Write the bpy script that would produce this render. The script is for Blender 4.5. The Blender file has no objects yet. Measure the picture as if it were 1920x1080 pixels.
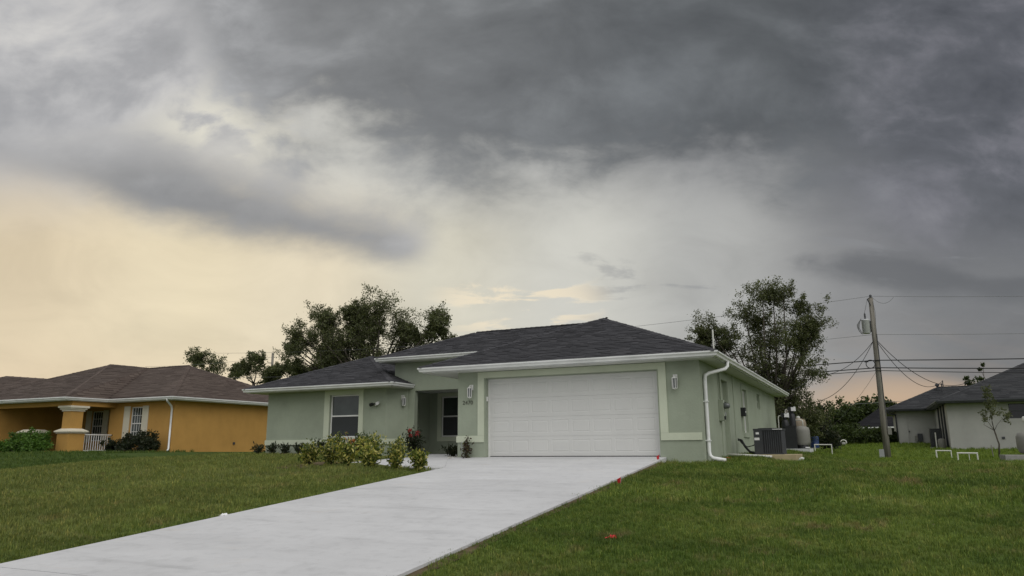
import bpy, bmesh, math, random
import numpy as np
from mathutils import Vector, Matrix

random.seed(7)
sc = bpy.context.scene
C = sc.collection

# ------------------------------------------------------------------ camera
CAM = np.array((9.6847, -18.7426, 0.2243))
YAW, PITCH, ROLL = -0.44483, 0.21217, -0.00705
cam_data = bpy.data.cameras.new('camera')
cam_data.sensor_width = 36.0
cam_data.lens = 36.0 * 1391.06 / 1920.0
cam_data.clip_start = 0.1
cam_data.clip_end = 2000.0
cam = bpy.data.objects.new('camera', cam_data)
C.objects.link(cam)
fw = np.array((math.sin(YAW) * math.cos(PITCH), math.cos(YAW) * math.cos(PITCH), math.sin(PITCH)))
rt = np.array((math.cos(YAW), -math.sin(YAW), 0.0))
up = np.cross(rt, fw)
r2 = math.cos(ROLL) * rt + math.sin(ROLL) * up
u2 = -math.sin(ROLL) * rt + math.cos(ROLL) * up
M = Matrix(((r2[0], u2[0], -fw[0], CAM[0]), (r2[1], u2[1], -fw[1], CAM[1]),
            (r2[2], u2[2], -fw[2], CAM[2]), (0, 0, 0, 1)))
cam.matrix_world = M
sc.camera = cam

# ------------------------------------------------------------------ view
sc.view_settings.view_transform = 'Standard'
sc.view_settings.look = 'None'
sc.view_settings.exposure = 0.0
sc.view_settings.gamma = 1.0
sc.view_settings.use_curve_mapping = False
sc.render.engine = 'CYCLES'
sc.cycles.max_bounces = 6
sc.cycles.transparent_max_bounces = 8
sc.render.resolution_x = 1024
sc.render.resolution_y = 576

# ------------------------------------------------------------------ sky: overcast cloud deck at dusk
SUN_EL, SUN_AZ = math.radians(50), math.radians(128)      # azimuth clockwise from +Y
world = bpy.data.worlds.new('World')
sc.world = world
world.use_nodes = True
wt = world.node_tree
wt.nodes.clear()


class NB:
    """small helper that chains math nodes"""
    def __init__(s, t): s.t = t
    def new(s, k): return s.t.nodes.new(k)
    def put(s, sock, v):
        if hasattr(v, 'is_linked'): s.t.links.new(v, sock)
        else: sock.default_value = v
    def m(s, op, a, b=0.0, c=0.0, clamp=False):
        n = s.new('ShaderNodeMath'); n.operation = op; n.use_clamp = clamp
        s.put(n.inputs[0], a); s.put(n.inputs[1], b); s.put(n.inputs[2], c)
        return n.outputs[0]
    def add(s, a, b): return s.m('ADD', a, b)
    def sub(s, a, b): return s.m('SUBTRACT', a, b)
    def mul(s, a, b): return s.m('MULTIPLY', a, b)
    def div(s, a, b): return s.m('DIVIDE', a, b)
    def smooth(s, v, lo, hi, a=0.0, b=1.0):
        n = s.new('ShaderNodeMapRange'); n.interpolation_type = 'SMOOTHSTEP'
        s.put(n.inputs[0], v); s.put(n.inputs[1], lo); s.put(n.inputs[2], hi)
        s.put(n.inputs[3], a); s.put(n.inputs[4], b)
        return n.outputs[0]
    def mix(s, f, a, b, blend='MIX'):
        n = s.new('ShaderNodeMix'); n.data_type = 'RGBA'; n.blend_type = blend
        s.put(n.inputs[0], f)
        for sock, v in ((n.inputs[6], a), (n.inputs[7], b)):
            if isinstance(v, tuple) and len(v) == 3: v = v + (1.0,)
            s.put(sock, v)
        return n.outputs[2]
    def ramp(s, f, stops, interp='LINEAR'):
        n = s.new('ShaderNodeValToRGB'); cr = n.color_ramp; cr.interpolation = interp
        while len(cr.elements) < len(stops): cr.elements.new(0.5)
        for e, (p, c) in zip(cr.elements, sorted(stops, key=lambda q: q[0])):
            e.position = p
            e.color = (c[0], c[1], c[2], 1.0) if isinstance(c, tuple) else (c, c, c, 1.0)
        s.put(n.inputs[0], f)
        return n.outputs[0]
    def curve(s, f, pts):
        n = s.new('ShaderNodeFloatCurve'); cu = n.mapping.curves[0]
        n.mapping.use_clip = False
        while len(cu.points) < len(pts): cu.points.new(0.5, 0.5)
        for q, (x, y) in zip(cu.points, pts): q.location = (x, y)
        n.mapping.update()
        s.put(n.inputs[1], f)
        return n.outputs[0]
    def vec(s, x, y, z):
        n = s.new('ShaderNodeCombineXYZ')
        s.put(n.inputs[0], x); s.put(n.inputs[1], y); s.put(n.inputs[2], z)
        return n.outputs[0]
    def noise(s, v, scale, detail=5.0, rough=0.55, dist=0.0, color=False):
        n = s.new('ShaderNodeTexNoise'); n.noise_dimensions = '3D'
        if v is not None: s.put(n.inputs['Vector'], v)
        n.inputs['Scale'].default_value = scale; n.inputs['Detail'].default_value = detail
        n.inputs['Roughness'].default_value = rough; n.inputs['Distortion'].default_value = dist
        return n.outputs['Color' if color else 'Fac']


b = NB(wt)
tc = b.new('ShaderNodeTexCoord')
sep = b.new('ShaderNodeSeparateXYZ'); wt.links.new(tc.outputs['Generated'], sep.inputs[0])
dx, dy, dz = sep.outputs
FX, FY = math.sin(YAW), math.cos(YAW)                     # heading towards the house
dF = b.add(b.mul(dx, FX), b.mul(dy, FY))
dR = b.sub(b.mul(dx, FY), b.mul(dy, FX))
den = b.m('MAXIMUM', dF, 0.16)
U = b.m('MINIMUM', b.m('MAXIMUM', b.div(dR, den), -1.6), 1.6)
V = b.m('MINIMUM', b.div(dz, den), 2.5)
U01 = b.m('MULTIPLY_ADD', U, 0.5, 0.5, clamp=True)        # U from -1..1
# flat cloud layer coordinates
zz = b.add(b.m('MAXIMUM', dz, -0.05), 0.42)
cu, cv = b.div(dR, zz), b.div(dF, zz)
L = b.vec(cu, b.mul(cv, 1.0), 0.0)
n_big = b.noise(L, 1.6, 6, 0.55, 0.4)
n_mid = b.noise(L, 4.2, 8, 0.58, 0.5)
n_fin = b.noise(b.vec(cu, b.mul(cv, 1.5), 3.0), 9.0, 8, 0.6, 0.4)
n_str = b.noise(b.vec(cu, b.mul(cv, 3.2), 7.0), 3.2, 7, 0.55, 0.6)
n_slow = b.noise(b.vec(cu, cv, 12.0), 1.1, 4, 0.5, 0.3)
n_ang = b.noise(b.vec(b.mul(U, 1.0), b.mul(V, 1.55), 5.0), 4.6, 8, 0.56, 0.35)
n_ang2 = b.noise(b.vec(b.mul(U, 1.0), b.mul(V, 1.5), 15.0), 11.0, 7, 0.58, 0.3)
ea = b.sub(n_ang, 0.5)
e1 = b.sub(n_mid, 0.5)
e2 = b.sub(n_big, 0.5)
e3 = b.sub(n_fin, 0.5)
es = b.sub(n_str, 0.5)
edge = b.add(b.add(b.mul(ea, 1.25), b.mul(e2, 0.5)), b.add(b.mul(e3, 0.25), b.mul(b.sub(n_ang2, 0.5), .55)))


def uu(x): return x * 0.5 + 0.5


low = b.ramp(U01, [(uu(-.9), (.72, .59, .40)), (uu(-.7), (.76, .635, .44)), (uu(-.45), (.82, .71, .50)),
                   (uu(-.28), (.79, .695, .515)), (uu(-.1), (.68, .645, .53)), (uu(.08), (.63, .62, .56)), (uu(.27), (.46, .46, .44)),
                   (uu(.47), (.27, .27, .27)), (uu(.62), (.20, .202, .207)), (uu(.9), (.155, .16, .17))], 'EASE')
high = b.ramp(U01, [(uu(-.9), (.43, .425, .43)), (uu(-.6), (.49, .485, .485)), (uu(-.42), (.60, .585, .55)), (uu(-.25), (.64, .63, .58)),
                    (uu(0), (.50, .50, .48)), (uu(.3), (.32, .322, .325)), (uu(.5), (.20, .205, .21)), (uu(.9), (.135, .14, .16))], 'EASE')
sky = b.mix(b.smooth(b.add(V, b.mul(e2, 0.16)), 0.27, 0.42), low, high)
# peach band close to the horizon on the left
sky = b.mix(b.mul(b.smooth(V, 0.17, 0.02), b.smooth(U, -0.05, -0.5)), sky, (.79, .63, .43))
# gentle brightness variation of the bright veil
sky = b.mix(1.0, sky, b.ramp(n_mid, [(0.25, 0.86), (0.5, 0.99), (0.75, 1.08)]), 'MULTIPLY')
# mottled grey and bright patches high on the left
ul = b.mul(b.smooth(b.add(V, b.mul(es, .25)), 0.40, 0.50), b.smooth(b.add(U, b.mul(e1, .2)), -0.26, -0.44))
mot = b.ramp(b.add(b.add(b.mul(n_ang, .55), b.mul(n_ang2, .2)), b.mul(n_big, .25)), [(0.34, (.30, .302, .31)), (0.43, (.39, .39, .398)), (0.50, (.52, .515, .515)), (0.58, (.66, .645, .62)), (0.68, (.76, .73, .66))])
sky = b.mix(b.mul(ul, 0.9), sky, mot)
# bright gap between the two cloud masses
gap = b.mul(b.smooth(b.add(b.m('ABSOLUTE', b.add(U, 0.40)), b.mul(b.m('ABSOLUTE', b.sub(V, 0.455)), 1.4)), 0.21, 0.04),
            b.smooth(b.add(n_ang2, b.mul(ea, .8)), 0.38, 0.60))
sky = b.mix(b.mul(gap, .9), sky, (.80, .765, .65))
# second, long grey cloud bank on the left
up2 = b.curve(U01, [(0.0, .48), (uu(-.785), .475), (uu(-.62), .455), (uu(-.48), .440), (uu(-.41), .412), (uu(-.317), .385), (uu(-.27), .362), (uu(-.18), .334), (uu(-.126), .303), (uu(-.09), .285), (1.0, .10)])
lo2 = b.curve(U01, [(0.0, .415), (uu(-.785), .396), (uu(-.614), .355), (uu(-.533), .318), (uu(-.456), .297), (uu(-.388), .283), (uu(-.252), .257), (uu(-.178), .250), (uu(-.126), .256), (uu(-.09), .265), (1.0, .40)])
m2 = b.mul(b.smooth(b.add(b.sub(up2, V), b.mul(edge, .085)), -0.03, 0.05), b.smooth(b.add(b.sub(V, lo2), b.mul(edge, .055)), -0.018, 0.038))
m2 = b.mul(b.mul(m2, b.smooth(U, -0.085, -0.15)), b.smooth(U, -0.78, -0.50, .35, 1.0))
c2n = b.ramp(b.add(b.mul(n_ang, .6), b.mul(n_ang2, .4)), [(.36, .86), (.5, 1.0), (.66, 1.22)])
c2 = b.mix(b.smooth(b.add(b.sub(up2, V), b.mul(e1, .1)), .0, .1), (.40, .395, .39), (.285, .287, .292))
c2 = b.mix(1.0, c2, c2n, 'MULTIPLY')
sky = b.mix(b.mul(m2, 0.97), sky, c2)
# main dark cloud deck
lo1 = b.curve(U01, [(0.0, 1.1), (uu(-.66), .80), (uu(-.52), .62), (uu(-.45), .53), (uu(-.38), .462), (uu(-.26), .405), (uu(-.152), .378), (uu(-.075), .352),
                    (uu(.032), .352), (uu(.184), .358), (uu(.335), .345), (uu(.487), .345), (uu(.72), .29), (1.0, .25)])
h1 = b.add(b.sub(V, lo1), b.mul(edge, b.m('MULTIPLY_ADD', b.smooth(U, -0.1, -0.4), .10, .22)))
m1 = b.smooth(h1, -0.06, 0.10)
c1a = b.ramp(U01, [(uu(-.62), (.44, .437, .44)), (uu(-.42), (.30, .303, .308)), (uu(-.2), (.222, .228, .233)), (uu(0), (.165, .172, .177)), (uu(.2), (.122, .130, .136)), (uu(.5), (.100, .107, .112)), (uu(.9), (.098, .103, .125))])
c1 = b.mix(1.0, c1a, b.ramp(b.add(b.add(b.mul(n_slow, .30), b.mul(n_mid, .15)), b.add(b.mul(n_ang, .42), b.mul(n_ang2, .13))), [(0.36, 0.56), (0.5, 0.96), (0.62, 1.55), (0.72, 2.0)]), 'MULTIPLY')
# a lighter, hazy belly where the deck thins towards its lower rim
c1 = b.mix(b.smooth(h1, 0.10, -0.02), c1, b.mix(0.5, c1, sky))
m1 = b.mul(m1, b.smooth(U, -.80, -.40, .45, 1.0))
sky = b.mix(b.mul(m1, 0.97), sky, c1)
# purple-grey rolls on the far right
rr = b.mul(b.smooth(U, 0.36, 0.6), b.smooth(V, 0.20, 0.34))
sky = b.mix(b.mul(rr, .75), sky, b.ramp(b.add(b.mul(n_ang, .6), b.mul(n_ang2, .4)), [(0.36, (.075, .079, .089)), (0.5, (.125, .129, .144)), (0.60, (.20, .198, .222)), (0.70, (.27, .265, .29))]))
# low dark streak on the right
up3 = b.curve(U01, [(0.0, 0.0), (uu(.33), .235), (uu(.364), .250), (uu(.401), .258), (uu(.475), .261), (uu(.549), .253), (uu(.612), .235), (uu(.72), .23), (1.0, .24)])
lo3 = b.curve(U01, [(0.0, 0.4), (uu(.33), .25), (uu(.364), .240), (uu(.412), .222), (uu(.47), .208), (uu(.542), .197), (uu(.615), .196), (uu(.72), .19), (1.0, .18)])
m3 = b.mul(b.smooth(b.add(b.sub(up3, V), b.mul(edge, .06)), -0.01, 0.02), b.smooth(b.add(b.sub(V, lo3), b.mul(edge, .06)), -0.012, 0.03))
sky = b.mix(b.mul(m3, b.smooth(U, 0.34, 0.42, 0, .75)), sky, (.128, .131, .137))
# dark scud low in the middle right
scud = b.mul(b.smooth(b.add(n_str, b.mul(e3, .5)), 0.57, 0.70), b.mul(b.smooth(U, 0.03, 0.14), b.smooth(V, 0.34, 0.28)))
sky = b.mix(b.mul(b.mul(scud, b.smooth(V, 0.10, 0.17)), .42), sky, (.26, .265, .275))
# small sunlit shreds
du = b.sub(U, 0.01); dv = b.sub(V, 0.195)
ell = b.add(b.mul(b.mul(du, du), 50.0), b.mul(b.mul(dv, dv), 230.0))
shred = b.mul(b.smooth(ell, 1.0, 0.1), b.smooth(b.add(n_str, b.mul(e3, .7)), 0.51, 0.64))
sky = b.mix(b.mul(shred, .8), sky, (.90, .78, .58))
# orange break above the horizon on the right
gu = b.sub(U, 0.515); gv = b.sub(V, 0.035)
gell = b.add(b.mul(b.mul(gu, gu), 40.0), b.mul(b.mul(gv, gv), 300.0))
glow = b.mul(b.smooth(gell, 1.5, 0.0), b.m('MULTIPLY_ADD', n_str, .7, .5))
sky = b.mix(b.m('MINIMUM', glow, .8), sky, (.64, .45, .29))
hz = b.mul(b.smooth(V, 0.20, 0.02), b.smooth(U, 0.12, 0.35))
sky = b.mix(b.mul(hz, b.mul(b.smooth(n_str, .35, .7), .4)), sky, (.44, .33, .25))
# the rest of the dome: even overcast
rest = b.ramp(n_mid, [(0.3, (.50, .505, .52)), (0.5, (.60, .605, .61)), (0.7, (.70, .70, .70))])
out_f = b.m('MAXIMUM', b.smooth(dF, 0.42, 0.02), b.smooth(dz, 0.62, 0.92))
sky = b.mix(out_f, sky, rest)
# clear sky of the Sky Texture shows faintly through the thin veil
nish = b.new('ShaderNodeTexSky'); nish.sky_type = 'NISHITA'; nish.sun_disc = False
nish.sun_elevation = SUN_EL; nish.sun_rotation = SUN_AZ
nb = b.new('ShaderNodeBackground'); nb.inputs[1].default_value = 0.08
wt.links.new(nish.outputs[0], nb.inputs[0])
cb = b.new('ShaderNodeBackground'); cb.inputs[1].default_value = 1.0
wt.links.new(sky, cb.inputs[0])
ms = b.new('ShaderNodeMixShader'); ms.inputs[0].default_value = 0.96
wt.links.new(nb.outputs[0], ms.inputs[1]); wt.links.new(cb.outputs[0], ms.inputs[2])
wo = b.new('ShaderNodeOutputWorld'); wt.links.new(ms.outputs[0], wo.inputs[0])

# ------------------------------------------------------------------ soft light of the overcast sun
sun_d = bpy.data.lights.new('sun', 'SUN')
sun_d.energy = 1.5
sun_d.angle = math.radians(70)
sun_d.color = (1.0, 0.97, 0.93)
sun = bpy.data.objects.new('sun', sun_d)
C.objects.link(sun)
sdir = Vector((math.sin(SUN_AZ) * math.cos(SUN_EL), math.cos(SUN_AZ) * math.cos(SUN_EL), math.sin(SUN_EL)))
sun.rotation_euler = sdir.to_track_quat('Z', 'Y').to_euler()

# ------------------------------------------------------------------ helpers
class MB:
    """collects geometry and links it as one mesh object"""
    def __init__(s): s.v = []; s.f = []; s.mi = []
    def face(s, pts, mi=0):
        n = len(s.v); s.v.extend([tuple(p) for p in pts]); s.f.append(tuple(range(n, n + len(pts)))); s.mi.append(mi); return s
    def box(s, a, b_, mi=0):
        x0, y0, z0 = [min(p, q) for p, q in zip(a, b_)]; x1, y1, z1 = [max(p, q) for p, q in zip(a, b_)]
        n = len(s.v)
        s.v += [(x0, y0, z0), (x1, y0, z0), (x1, y1, z0), (x0, y1, z0), (x0, y0, z1), (x1, y0, z1), (x1, y1, z1), (x0, y1, z1)]
        for q in ((3, 2, 1, 0), (4, 5, 6, 7), (0, 1, 5, 4), (1, 2, 6, 5), (2, 3, 7, 6), (3, 0, 4, 7)):
            s.f.append(tuple(n + k for k in q)); s.mi.append(mi)
        return s
    def prism(s, poly, z0, z1, mi=0):
        """vertical prism over a plan polygon (counter-clockwise)"""
        n = len(s.v); k = len(poly)
        z0f = z0 if callable(z0) else (lambda x, y: z0); z1f = z1 if callable(z1) else (lambda x, y: z1)
        s.v += [(x, y, z0f(x, y)) for x, y in poly] + [(x, y, z1f(x, y)) for x, y in poly]
        s.f.append(tuple(n + i for i in reversed(range(k)))); s.mi.append(mi)
        s.f.append(tuple(n + k + i for i in range(k))); s.mi.append(mi)
        for i in range(k):
            j = (i + 1) % k
            s.f.append((n + i, n + j, n + k + j, n + k + i)); s.mi.append(mi)
        return s
    def tube(s, pts, r, n=8, caps=True, mi=0):
        pts = [Vector(p) for p in pts]; m = len(pts)
        rs = r if isinstance(r, (list, tuple)) else [r] * m
        base = len(s.v); prev = None
        for i, p in enumerate(pts):
            t = (pts[min(i + 1, m - 1)] - pts[max(i - 1, 0)])
            t = t.normalized() if t.length > 1e-9 else Vector((0, 0, 1))
            if prev is None:
                a = t.cross(Vector((0, 0, 1)))
                if a.length < 1e-3: a = t.cross(Vector((1, 0, 0)))
            else:
                a = prev - t * prev.dot(t)
                if a.length < 1e-4: a = t.cross(Vector((1, 0, 0)))
            a.normalize(); prev = a; c = t.cross(a)
            for k in range(n):
                an = 2 * math.pi * k / n
                q = p + (a * math.cos(an) + c * math.sin(an)) * rs[i]
                s.v.append(tuple(q))
        for i in range(m - 1):
            for k in range(n):
                j = (k + 1) % n
                s.f.append((base + i * n + k, base + i * n + j, base + (i + 1) * n + j, base + (i + 1) * n + k)); s.mi.append(mi)
        if caps:
            s.f.append(tuple(base + k for k in reversed(range(n)))); s.mi.append(mi)
            s.f.append(tuple(base + (m - 1) * n + k for k in range(n))); s.mi.append(mi)
        return s
    def lathe(s, cx, cy, prof, n=20, mi=0):
        base = len(s.v); m = len(prof)
        for r, z in prof:
            for k in range(n):
                a = 2 * math.pi * k / n
                s.v.append((cx + r * math.cos(a), cy + r * math.sin(a), z))
        for i in range(m - 1):
            for k in range(n):
                j = (k + 1) % n
                s.f.append((base + i * n + k, base + i * n + j, base + (i + 1) * n + j, base + (i + 1) * n + k)); s.mi.append(mi)
        s.f.append(tuple(base + k for k in reversed(range(n)))); s.mi.append(mi)
        s.f.append(tuple(base + (m - 1) * n + k for k in range(n))); s.mi.append(mi)
        return s
    def sweep(s, path, prof, mi=0):
        """profile (outward, z) swept along a level plan path with mitred corners; outward = right of travel"""
        path = [Vector((p[0], p[1])) for p in path]; m = len(path); k = len(prof); base = len(s.v)
        for i, p in enumerate(path):
            ds = []
            if i > 0: ds.append((path[i] - path[i - 1]).normalized())
            if i < m - 1: ds.append((path[i + 1] - path[i]).normalized())
            ns = [Vector((d.y, -d.x)) for d in ds]
            nn = sum(ns, Vector((0, 0))); nn.normalize()
            sc_ = 1.0 / max(0.3, nn.dot(ns[0]))
            for o, z in prof:
                q = p + nn * (o * sc_)
                s.v.append((q.x, q.y, z))
        for i in range(m - 1):
            for j in range(k):
                j2 = (j + 1) % k
                s.f.append((base + i * k + j, base + (i + 1) * k + j, base + (i + 1) * k + j2, base + i * k + j2)); s.mi.append(mi)
        s.f.append(tuple(base + j for j in range(k))); s.mi.append(mi)
        s.f.append(tuple(base + (m - 1) * k + j for j in reversed(range(k)))); s.mi.append(mi)
        return s
    def mesh(s, name, mats, smooth=False):
        me = bpy.data.meshes.new(name); me.from_pydata(s.v, [], s.f)
        for m_ in (mats if isinstance(mats, (list, tuple)) else [mats]): me.materials.append(m_)
        if any(s.mi): me.polygons.foreach_set('material_index', s.mi)
        if smooth: me.polygons.foreach_set('use_smooth', [True] * len(me.polygons))
        me.update()
        return me
    def build(s, name, mats, parent=None, smooth=False, bevel=0.0):
        o = bpy.data.objects.new(name, s.mesh(name, mats, smooth)); C.objects.link(o)
        if parent is not None:
            o.parent = parent
            w = parent.matrix_basis.copy()
            q = parent
            while q.parent is not None:
                q = q.parent; w = q.matrix_basis @ w
            o.matrix_parent_inverse = w.inverted()
        if bevel:
            bm = bmesh.new(); bm.from_mesh(o.data)
            bmesh.ops.remove_doubles(bm, verts=bm.verts, dist=1e-5)
            bmesh.ops.bevel(bm, geom=list(bm.edges), offset=bevel, segments=2, affect='EDGES', profile=0.5)
            bm.to_mesh(o.data); bm.free()
        return o


def tag(o, label=None, cat=None, group=None, kind=None):
    if label: o['label'] = label
    if cat: o['category'] = cat
    if group: o['group'] = group
    if kind: o['kind'] = kind
    return o


def thing(name, label, cat, loc=(0, 0, 0), group=None):
    o = bpy.data.objects.new(name, None); C.objects.link(o)
    o.location = loc; o.empty_display_size = 0.2
    return tag(o, label, cat, group)


def copy_thing(root, loc, label, rz=0.0):
    r = root.copy(); C.objects.link(r); r.location = loc; r.rotation_euler = (0, 0, rz); r['label'] = label
    for ch in root.children:
        c_ = ch.copy(); C.objects.link(c_); c_.parent = r; c_.matrix_parent_inverse = ch.matrix_parent_inverse
        for g in ch.children:
            d_ = g.copy(); C.objects.link(d_); d_.parent = c_; d_.matrix_parent_inverse = g.matrix_parent_inverse
    return r


# ------------------------------------------------------------------ materials
def material(name):
    m = bpy.data.materials.new(name); m.use_nodes = True
    t = m.node_tree; t.nodes.clear()
    n = NB(t)
    bs = n.new('ShaderNodeBsdfPrincipled'); out = n.new('ShaderNodeOutputMaterial')
    t.links.new(bs.outputs[0], out.inputs[0])
    return m, n, bs


def finish(n, bs, col, rough=0.6, spec=0.4, metal=0.0, bump=None, bdist=0.004, bstr=0.5):
    n.put(bs.inputs['Base Color'], col if hasattr(col, 'is_linked') else tuple(col) + (1.0,))
    n.put(bs.inputs['Roughness'], rough); n.put(bs.inputs['Metallic'], metal)
    n.put(bs.inputs['Specular IOR Level'], spec)
    if bump is not None:
        bp = n.new('ShaderNodeBump'); bp.inputs['Strength'].default_value = bstr; bp.inputs['Distance'].default_value = bdist
        n.put(bp.inputs['Height'], bump); n.t.links.new(bp.outputs[0], bs.inputs['Normal'])


def pos(n):
    return n.new('ShaderNodeNewGeometry').outputs['Position']


def stretch(n, v, sx, sy, sz):
    q = n.new('ShaderNodeVectorMath'); q.operation = 'MULTIPLY'
    n.put(q.inputs[0], v); q.inputs[1].default_value = (sx, sy, sz)
    return q.outputs[0]


def tint(n, col, f, lo, hi):
    """col multiplied by a ramp of f"""
    return n.mix(1.0, tuple(col) + (1.0,) if isinstance(col, tuple) else col, n.ramp(f, [(0.3, lo), (0.7, hi)]), 'MULTIPLY')


def stucco(name, col, rough=0.85, stain=0.10, streak=0.05):
    m, n, bs = material(name); p = pos(n)
    a = n.noise(p, 1.3, 5, 0.6); st = n.noise(stretch(n, p, 1.6, 1.6, 0.5), 1.0, 4, 0.5)
    c_ = tint(n, col, a, 1 - stain, 1 + stain * .6)
    c_ = tint(n, c_, st, 1 - streak, 1 + streak * .6)
    f = n.noise(p, 60, 4, 0.7); g = n.noise(p, 18, 4, 0.6)
    finish(n, bs, c_, rough, 0.25, 0.0, n.add(n.mul(f, .6), g), 0.010, 0.6)
    return m


def plain(name, col, rough=0.5, spec=0.4, metal=0.0, var=0.06, scale=4.0, bump=0.0):
    m, n, bs = material(name); p = pos(n)
    a = n.noise(p, scale, 5, 0.6)
    c_ = tint(n, col, a, 1 - var, 1 + var)
    finish(n, bs, c_, n.m('MULTIPLY_ADD', a, .2, rough - .1), spec, metal, n.noise(p, scale * 14, 4, .6) if bump else None, bump or .001, .4)
    return m


def leafmat(name, cols, rough=0.55, trans=0.35):
    """leaf colour by random per leaf; cols = [(position, rgb)...]"""
    m, n, bs = material(name)
    g = n.new('ShaderNodeNewGeometry'); oi = n.new('ShaderNodeObjectInfo')
    r = n.m('FRACT', n.add(g.outputs['Random Per Island'], oi.outputs['Random']))
    c_ = n.ramp(r, cols)
    c_ = tint(n, c_, n.noise(g.outputs['Position'], 1.2, 3, .5), .75, 1.2)
    finish(n, bs, c_, rough, 0.35)
    tr = n.new('ShaderNodeBsdfTranslucent'); n.put(tr.inputs[0], n.mix(1.0, c_, (1.2, 1.25, .7), 'MULTIPLY'))
    mx = n.new('ShaderNodeMixShader'); mx.inputs[0].default_value = trans
    out = [q for q in n.t.nodes if q.type == 'OUTPUT_MATERIAL'][0]
    n.t.links.new(bs.outputs[0], mx.inputs[1]); n.t.links.new(tr.outputs[0], mx.inputs[2]); n.t.links.new(mx.outputs[0], out.inputs[0])
    return m


def shingle_mat(name, ca, cb_, cc):
    m, n, bs = material(name)
    g = n.new('ShaderNodeNewGeometry'); oi = n.new('ShaderNodeObjectInfo')
    r = n.m('FRACT', n.add(g.outputs['Random Per Island'], oi.outputs['Random']))
    c_ = n.ramp(r, [(0.0, ca), (0.35, cb_), (0.7, ca), (1.0, cc)])
    p = g.outputs['Position']
    c_ = tint(n, c_, n.noise(p, 90, 3, .7), .65, 1.35)
    c_ = tint(n, c_, n.noise(p, .7, 4, .6), .88, 1.12)
    finish(n, bs, c_, 0.9, 0.25, 0.0, n.noise(p, 120, 3, .7), .004, .5)
    return m


def grass_color(n, p, dry=1.0):
    """green with worn, dry and clover patches"""
    a = n.noise(p, 0.55, 5, 0.6, 0.4); b2 = n.noise(p, 2.3, 5, 0.65, 0.3); c2_ = n.noise(stretch(n, p, 1.0, .45, 1.0), 1.1, 5, .6)
    c_ = n.ramp(n.add(n.mul(a, .6), n.mul(b2, .4)), [(0.32, (.058, .098, .016)), (0.44, (.094, .146, .026)), (0.55, (.136, .186, .038)), (0.66, (.190, .216, .064))])
    dr = n.mul(n.smooth(n.add(n.mul(b2, .55), n.mul(c2_, .45)), .535, .66), .75 * dry)
    c_ = tint(n, c_, n.noise(stretch(n, p, .35, 1.2, 1), 1.0, 5, .6, .6), .74, 1.24)
    c_ = n.mix(dr, c_, (.210, .165, .082))
    c_ = n.mix(n.mul(n.smooth(n.noise(p, 5.5, 4, .7), .60, .74), .55 * dry), c_, (.235, .205, .115))
    c_ = n.mix(n.mul(n.smooth(n.noise(stretch(n, p, 1, 1, 1), 1.7, 4, .6), .42, .30), .45), c_, (.055, .085, .018))
    # the ochre house keeps a darker, better watered lawn
    sp_ = n.new('ShaderNodeSeparateXYZ'); n.put(sp_.inputs[0], p)
    wet = n.smooth(n.add(sp_.outputs[0], n.mul(n.sub(b2, .5), 1.2)), -15.6, -16.6)
    c_ = n.mix(n.mul(wet, .8), c_, (.062, .105, .022))
    lft_lit = n.smooth(sp_.outputs[0], 2.0, -1.5)  # left lawn painted lighter, standing in for the brighter sky light there
    c_ = n.mix(n.mul(n.mul(lft_lit, n.sub(1.0, wet)), .42), c_, (.205, .205, .072))
    lush = n.smooth(n.add(sp_.outputs[1], n.mul(n.sub(b2, .5), 6)), 9.0, 14.0)
    c_ = n.mix(n.mul(lush, n.smooth(sp_.outputs[0], 5, 8, 0, .7)), c_, (.135, .20, .025))
    return c_


M_GREEN = stucco('sage_stucco', (.333, .372, .290))
M_TRIM = stucco('pale_trim_stucco', (.570, .612, .480), .8, .06, .04)
M_ORANGE = stucco('ochre_stucco', (.500, .285, .080), .85, .10, .04)
M_GREYW = stucco('grey_stucco', (.39, .39, .365), .85, .08, .04)
M_WHITE = plain('white_aluminium', (.74, .74, .72), .42, .4, 0, .05, 1.5)
M_GUTW = plain('white_gutter', (.72, .73, .72), .40, .4, 0, .10, 2.2)
M_SOFFIT = plain('white_soffit', (.62, .63, .60), .6, .3, 0, .05, 2)
M_DOOR = plain('garage_door_white', (.63, .63, .61), .45, .4, 0, .03, 1.0)
M_PVC = plain('white_pvc', (.62, .62, .57), .4, .4, 0, .08, 3)
M_CREAM = plain('cream_trim', (.66, .62, .50), .6, .3, 0, .06, 2)
M_BLACK = plain('black_plastic', (.018, .019, .021), .45, .4, 0, .15, 5)
M_DARK = plain('dark_interior', (.05, .05, .05), .8, .2)
M_DGREY = plain('charcoal_metal', (.045, .048, .053), .5, .4, .0, .12, 4)
M_ALU = plain('galvanised_metal', (.38, .39, .40), .45, .5, .5, .10, 6)
M_PAINTG = plain('grey_painted_steel', (.52, .53, .54), .5, .4, 0, .08, 5)
M_RED = plain('red_plastic', (.62, .035, .045), .5, .4, 0, .1, 8)
M_TANK = plain('dull_tan_fibreglass', (.24, .20, .145), .6, .3, 0, .15, 3)
M_TAN = stucco('tan_concrete', (.42, .35, .215), .85, .2, .12)
M_BEIGE = plain('beige_fibreglass', (.20, .197, .175), .5, .35, 0, .1, 2)
M_BLUE = plain('blue_plastic', (.02, .05, .16), .5, .4)
M_STICK = plain('white_sticker', (.78, .78, .78), .5, .3)
M_WIRE = plain('black_cable', (.022, .022, .024), .6, .3)
M_WIREG = plain('grey_cable', (.16, .165, .17), .5, .4)
M_SHING = shingle_mat('charcoal_shingles', (.051, .051, .056), (.041, .041, .046), (.064, .063, .069))
M_BROWN = shingle_mat('brown_shingles', (.096, .074, .063), (.082, .062, .053), (.110, .086, .073))
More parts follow.
